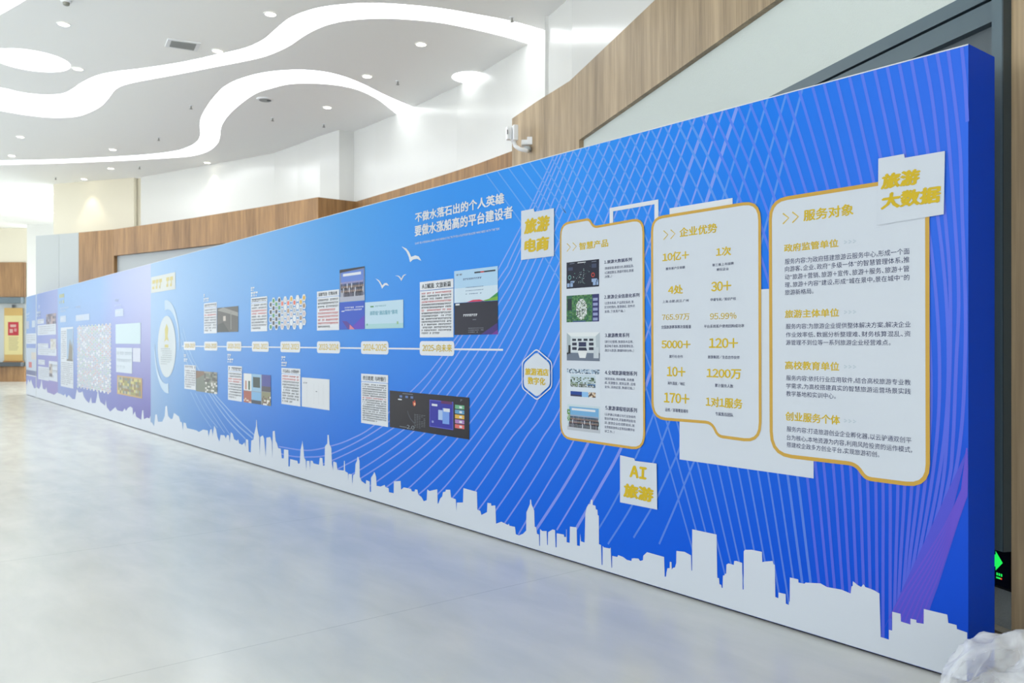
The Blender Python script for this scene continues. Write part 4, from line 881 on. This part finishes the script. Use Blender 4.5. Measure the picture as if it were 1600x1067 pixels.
def p_stage(a, r):
    group_photo(a, r, ink(120, 132, 160), ink(96, 132, 214), 15); a.poly([at(r, 0, .9), at(r, 1, .96), at(r, 1, 1), at(r, 0, 1)], ink(44, 44, 50), .6); a.rect(sub(r, 0, 0, 1, .15), ink(176, 180, 196), .6)
def p_blue(a, r):
    a.rect(r, ink(40, 84, 196)); a.poly([at(r, .4, 0), at(r, 1, 0), at(r, 1, .5)], ink(90, 60, 190), .1); a.poly([at(r, .35, 0), at(r, .65, 0), at(r, .3, .3), at(r, .1, .32)], ink(80, 50, 150), .2); a.poly([at(r, .4, .0), at(r, .62, .0), at(r, .42, .18)], ink(220, 130, 150), .3)
    a.rows(sub(r, .22, .66, .95, .84), 2, WHITE, ch=.035, h=.5, last=.95); a.rect(sub(r, .08, .66, .2, .69), WHITE, .2)
pic(531.2, 421.8, 472.3, 570.2, 'group on a stage picture', p_stage); pic(531.2, 473, 515, 570.1, 'blue event poster picture', p_blue)
def p_hotel(a, r):
    a.rect(r, ink(192, 220, 236)); a.rect(sub(r, 0, 0, 1, .18), ink(170, 212, 216), .1); a.text('高职组“酒店服务”赛项', sub(r, .14, .5, .86, .66), ink(70, 150, 170), .012, .2); a.rows(sub(r, .28, .79, .76, .87), 1, ink(120, 160, 170), ch=.028, h=.6); a.rect(sub(r, .15, .8, .24, .85), ink(90, 150, 90), .2)
    a.rect(sub(r, .84, .14, .88, .24), ink(150, 190, 140), .2); a.rect(sub(r, .04, .12, .08, .2), ink(120, 180, 160), .2)
pic(570.8, 472.6, 513.9, 630.7, 'pale blue title picture', p_hotel)
def p_app(a, r):
    a.rect(r, ink(30, 28, 36)); q = sub(r, .535, .17, .82, .86); a.rect(q, ink(46, 50, 160), .1); a.ring([at(q, 0, 0), at(q, 1, 0), at(q, 1, 1), at(q, 0, 1)], [at(q, .025, .03), at(q, .975, .03), at(q, .975, .97), at(q, .025, .97)], ink(96, 96, 200), .2); a.rect(sub(q, .5, .9, .95, 1), ink(96, 40, 96), .3)
    a.rect(sub(q, .1, .78, .34, .86), WHITE, .3); a.rect(sub(q, .38, .3, .66, .66), ink(170, 196, 236), .3); a.rect(sub(q, .56, .18, .84, .74), ink(120, 160, 230), .35); a.rect(sub(q, .6, .62, .86, .74), WHITE, .4); a.rect(sub(q, .1, .16, .18, .24), ink(150, 160, 220), .3)
    for k, c in enumerate(((226, 110, 110), (176, 130, 190), (226, 180, 76), (100, 160, 200), (110, 180, 140))): a.rect(sub(r, .84, .23 + .118 * k, .945, .325 + .118 * k), ink(*c), .2); a.rect(sub(r, .89, .25 + .118 * k, .92, .3 + .118 * k), WHITE, .3)
    a.concave([at(r, .34 + .03 * x, .73 + .09 * y) for x, y in ((-.6, -.6), (0, -1), (.7, -.4), (.5, .4), (.1, 1), (-.2, .3), (-.7, .5))], ink(200, 84, 60), .2); a.concave([at(r, .345 + .015 * x, .71 + .05 * y) for x, y in ((-.6, -.6), (0, -1), (.7, -.4), (.5, .6), (-.7, .5))], ink(240, 190, 150), .3)
    a.text('2.0', sub(r, .24, .03, .34, .13), ink(150, 160, 170), 0, .2); a.rows(sub(r, .34, .08, .47, .45), 9, ink(110, 116, 124), ch=.04, h=.4)
    for x in (.14, .22, .29): a.rect(sub(r, x, .84, x + .035, .9), ink(96, 120, 170), .2)
    a.rect(sub(r, .18, .94, .32, .96), GREYI, .2); a.rect(sub(r, .12, .77, .17, .8), WHITE, .2); a.rows(sub(r, .87, .88, .98, .95), 1, GREYI, ch=.04, h=.7); a.rect(sub(r, .14, .05, .24, .07), GREYI, .2)
    a.ribbon([at(r, .34, .2), at(r, .29, .3), at(r, .26, .42), at(r, .25, .5)], .012, ink(70, 72, 84), .2)
pic(609.4, 610, 667, 733.8, 'dark software screen picture', p_app)
def p_doc(a, r):
    a.rect(r, ink(222, 226, 230)); a.rows(sub(r, .06, .74, .4, .9), 1, GREYI, ch=.06, h=.25)
    for x in (.2, .45, .62, .78): a.rect(sub(r, x, .15, x + .004, .8), ink(190, 194, 198), .2)
    a.rect(sub(r, .52, .55, .57, .58), GREYI, .2)
pic(471.9, 589.4, 634.8, 515.4, 'white document picture', p_doc)
def mos(cols, nx, ny):
    return lambda a, r: (a.rect(r, ink(*cols[0])), a.mosaic(r, nx, ny, lambda x, y: ink(*random.choice(cols)), .1))
def p_coll(a, r):
    a.rect(r, ink(150, 160, 168)); a.rect(sub(r, 0, .42, .3, 1), ink(226, 228, 226), .1); a.rect(sub(r, .3, .42, .66, 1), ink(150, 190, 220), .1); a.rect(sub(r, .36, .55, .62, .9), ink(60, 74, 70), .2); a.rect(sub(r, .68, .45, 1, 1), ink(76, 80, 150), .1); a.rect(sub(r, .68, .45, 1, .62), ink(80, 76, 84), .2)
    a.rect(sub(r, .06, .45, .12, .75), ink(190, 140, 120), .2); a.rect(sub(r, .18, .45, .25, .75), ink(80, 110, 90), .2); a.rect(sub(r, 0, .0, .3, .4), ink(170, 100, 84), .1); a.rect(sub(r, .3, .1, .66, .4), ink(130, 180, 220), .1); a.rect(sub(r, .3, 0, .66, .12), ink(60, 70, 84), .2); a.rect(sub(r, .68, 0, 1, .44), ink(140, 140, 110), .1)
    a.mosaic(sub(r, .68, 0, 1, .3), 7, 5, lambda x, y: random.choice([ink(230, 226, 220), ink(120, 100, 90), None]), .2); a.mosaic(sub(r, 0, 0, .3, .15), 6, 3, lambda x, y: random.choice([ink(220, 200, 180), None]), .2)
pic(381.1, 583, 628, 423.6, 'collage of event pictures', p_coll)
pic(306.6, 579, 611, 339.8, 'grey green field photograph', lambda a, r: (a.rect(r, ink(120, 128, 116)), a.poly([at(r, 0, .6), at(r, .5, .9), at(r, .45, 1), at(r, 0, 1)], ink(130, 104, 84), .1), a.mosaic(sub(r, .45, 0, 1, .5), 8, 6, lambda x, y: random.choice([ink(226, 226, 220), ink(100, 110, 100), ink(150, 150, 140), None]), .2), a.mosaic(sub(r, .4, .5, 1, 1), 8, 6, lambda x, y: random.choice([ink(90, 90, 84), ink(150, 150, 140), None]), .2)))
pic(339.7, 481.2, 519.2, 372.5, 'dark greenhouse photograph', lambda a, r: (a.rect(r, ink(96, 96, 92)), a.poly([at(r, 0, .9), at(r, 1, .6), at(r, 1, .75), at(r, .3, 1)], ink(150, 150, 144), .1), a.rect(sub(r, .3, .45, .42, .65), ink(200, 190, 180), .2), a.poly([at(r, 0, 0), at(r, .6, 0), at(r, .3, .4), at(r, 0, .3)], ink(70, 74, 70), .1), a.rect(sub(r, .65, .1, .69, .8), ink(140, 140, 136), .2)))
# honeycomb of logos
def honeycomb(a, x0, y0, y1, x1, nx, ny, icons, share, first=None):
    r = R(x0, y0, y1, x1); w_ = (r[1] - r[0]) / nx; h_ = (r[3] - r[2]) / ny
    for i in range(nx):
        for j in range(ny):
            cx = r[0] + w_ * (i + .5); cy = r[2] + h_ * (j + .5 + (.5 if i % 2 else 0))
            if cy > r[3] + h_ * .1: continue
            k = [(cx + w_ * .63 * math.cos(t), cy + h_ * .49 * math.sin(t)) for t in [math.pi / 3 * q for q in range(6)]]
            a.poly(k, WHITE)
            if random.random() < share:
                q = [(cx + w_ * .38 * math.cos(t), cy + h_ * .3 * math.sin(t)) for t in [math.pi / 4 * q for q in range(8)]]; a.poly(q, ink(*(random.choice(first) if first and i < 4 else random.choice(icons[:4]) if first and j == ny - 1 else random.choice(icons[-4:] if first else icons))), .2)
a = Art(3); honeycomb(a, 421.2, 470.5, 516.5, 478, 12, 4, [(224, 180, 70), (226, 110, 90), (230, 150, 140), (214, 216, 218), (200, 200, 200), (170, 140, 110), (180, 184, 188), (206, 190, 190)], .9, [(60, 64, 70), (52, 56, 60), (70, 150, 90)]); a.build('logo_honeycomb', secC, 'honeycomb of white hexagons with small coloured icons')
a = Art(3); honeycomb(a, 121, 511, 606, 173.6, 20, 18, [(200, 170, 180), (160, 190, 200), (190, 190, 190), (170, 200, 180), (210, 180, 170), (170, 180, 210)], .8); a.build('logo_honeycomb', secB, 'dense honeycomb of white hexagons with pale icons')
# small words above the story cards
LABS = [(440.3, 556.5, 562.9, 447), (440.3, 565, 571.7, 449.3), (356, 553, 558.6, 361.5), (356, 560, 566, 365.5), (287.6, 553.5, 557.5, 291.5), (287.6, 560, 564.5, 294), (318.6, 459.6, 463.6, 323), (318.6, 466, 471.4, 327), (392.5, 449, 454.6, 398.5), (392.5, 456.6, 463.5, 403.8)]
for xl, yt, yb, xr in LABS:
    a = Art(3); q = R(xl, yt, yb, xr); a.rows(q, 1, WHITE, ch=(q[1] - q[0]) / (2 if xr - xl < 7.5 else 3), h=1.0, last=1.0); a.build('small_title', secC)
# round emblem and its banner
cu_, cv_ = Bu(260.6), Bv(260.6, 541.5); rd = Bv(260.6, 493.5) - cv_
circ = lambda k, a0=0, a1=2 * math.pi, n=48: [(cu_ + rd * k * math.cos(a0 + (a1 - a0) * i / n), cv_ + rd * k * math.sin(a0 + (a1 - a0) * i / n)) for i in range(n + 1)]
a = Art(3); a.poly(circ(1.0)[:-1], ink(206, 216, 220))
for a0, a1 in ((math.pi * .55, -math.pi * .02), (math.pi * 1.55, math.pi * .98)):
    a.ribbon(circ(1.36, a0, a1, 30), lambda t: .02 + .15 * (1 - t), ink(190, 212, 230))
em = a.build('round_emblem', secC, 'pale round emblem with two sweeping arcs')
a = Art(4); q = (cu_ - rd * .5, cu_ + rd * .5, cv_ + rd * .1, cv_ + rd * .75); a.concave([at(q, *p) for p in ((.35, .3), (.3, .7), (.5, 1), (.7, .75), (.62, .35), (.75, .1), (.5, .2), (.25, .08))], ink(206, 196, 120)); a.rect(sub(q, .3, -.2, .7, -.05), ink(206, 196, 120)); a.build('emblem_mark', em)
a = Art(4); a.rows((cu_ - rd * .62, cu_ + rd * .62, cv_ - rd * .6, cv_ - .02), 8, ink(150, 160, 164), ch=.09, h=.4); a.build('body_text', em)
q = R(236.4, 433.4, 458, 274.4); a = Art(3); a.rect(q, ink(214, 220, 216)); b = a.build('title_banner', secC)
a = Art(4); a.rows(sub(q, .06, .2, .94, .8), 1, ink(214, 200, 130), ch=(q[1] - q[0]) * .88 / 6, h=.95, last=1.0); a.build('heading', b)
# ---- violet board: cards
def block(xl, yt, yb, xr, parent, n=3, m=None, rowm=None, name='story_card'):
    r = R(xl, yt, yb, xr); a = Art(3); a.rect(r, m or ink(208, 218, 230)); c = a.build(name, parent)
    if n:
        a = Art(4); a.rows(sub(r, .06, .08, .94, .92), n, rowm or ink(160, 166, 176), ch=.08, h=.4); a.build('body_text', c)
for x in ((118.7, 492.6, 501.7, 140), (94.3, 494, 503.6, 103.2), (180, 483.7, 494.8, 193)): block(*x, secB, 1, ink(196, 212, 232), WHITE, 'small_title')
for x in ((94.3, 481, 483.6, 108), (94.3, 485.5, 488, 103), (118.7, 478.6, 481.6, 126), (179.5, 467.5, 471.4, 186), (179.5, 476.4, 479, 193)):
    q = R(*x); a = Art(3); a.rows(q, 1, ink(186, 206, 232), ch=(q[1] - q[0]) / 5, h=1, last=1); a.build('small_title', secB)
a = Art(3); q = R(93, 459.5, 475.5, 101); a.rows(q, 1, ink(190, 196, 150), ch=(q[1] - q[0]) / 3, h=.9, last=1); a.build('small_title', secB)
r = R(95.2, 512, 603, 114.8); a = Art(3); a.rect(r, ink(214, 222, 230)); c = a.build('story_card', secB)
a = Art(4); a.rows(sub(r, .06, .46, .46, .95), 14, GREYI, ch=.1, h=.4); a.build('body_text', c)
a = Art(4); a.rows(sub(r, .06, .03, .94, .42), 12, GREYI, ch=.1, h=.4); a.build('body_text', c)
a = Art(4); q = sub(r, .5, .44, .97, .97); a.rect(q, ink(150, 180, 210)); a.concave([at(q, *p) for p in ((.2, 0), (.9, 0), (.95, .4), (.8, .62), (.7, .45), (.55, .7), (.4, .5), (.3, .2))], ink(130, 126, 110), .2); a.rect(sub(q, 0, 0, 1, .06), ink(110, 110, 100), .3); a.build('picture', c)
block(181, 506.8, 537, 220, secB, 0, ink(200, 222, 228)); block(181.7, 543, 581, 206.8, secB, 3, ink(206, 218, 228), ink(186, 200, 212)); block(207.9, 543.7, 564.8, 219.7, secB, 0, ink(206, 212, 226))
r = R(183.3, 586, 615.2, 222.4); a = Art(3); a.rect(r, ink(190, 160, 110)); c = a.build('picture', secB, 'gold framed landscape picture')
a = Art(4); a.mosaic(sub(r, .05, .08, .95, .92), 14, 6, lambda x, y: random.choice([ink(150, 150, 90), ink(120, 130, 120), ink(170, 170, 150), ink(200, 190, 120), ink(140, 120, 80)])); a.build('scene_print', c)
# ---- leftmost board: cards
for x in ((41, 489.5, 491, 47.5), (58, 478, 482, 65.5), (58, 487, 495, 64), (41, 490.5, 497, 45.5)):
    q = R(*x); a = Art(3); a.rows(q, 1, ink(190, 208, 230), ch=(q[1] - q[0]) / 3, h=1, last=1); a.build('small_title', secA)
block(41.3, 502, 514, 45.5, secA, 0, ink(180, 190, 210), name='picture'); block(50, 501, 511.5, 55, secA, 0, ink(190, 204, 220), name='picture')
block(41.3, 521.4, 537, 56.4, secA, 4); block(58.5, 499.4, 506.4, 68.8, secA, 2); block(58.9, 508.3, 523.7, 87.7, secA, 4); block(59.3, 536.5, 543.2, 75.8, secA, 2); block(59.4, 543.6, 554.2, 88.6, secA, 3); block(59.9, 561.6, 569, 70.2, secA, 2); block(59.9, 572, 592, 76.4, secA, 6); block(76.6, 563.8, 594, 90, secA, 3)
pic(72.3, 491.3, 507, 87.7, 'small dark event picture', mos([(110, 110, 130), (150, 140, 150), (90, 80, 100), (170, 150, 150)], 6, 4), secA); pic(79, 529.6, 546, 88, 'small pale picture', mos([(206, 206, 200), (190, 186, 176), (210, 212, 214)], 4, 4), secA, 4)
pic(41.4, 543.5, 586, 57.2, 'tall poster picture with a red mark', lambda a, r: (a.rect(r, ink(186, 200, 216)), a.rect(sub(r, 0, 0, 1, .2), ink(100, 110, 150), .1), a.rect(sub(r, .25, .3, .55, .5), ink(200, 110, 110), .2), a.rect(sub(r, .5, .6, .95, .85), ink(206, 200, 190), .2), a.rect(sub(r, 0, .0, 1, .03), WHITE, .3)), secA)
pic(77.5, 568, 588, 82, 'small portrait picture', mos([(110, 110, 120), (150, 150, 150), (190, 180, 170)], 2, 4), secA, 5)
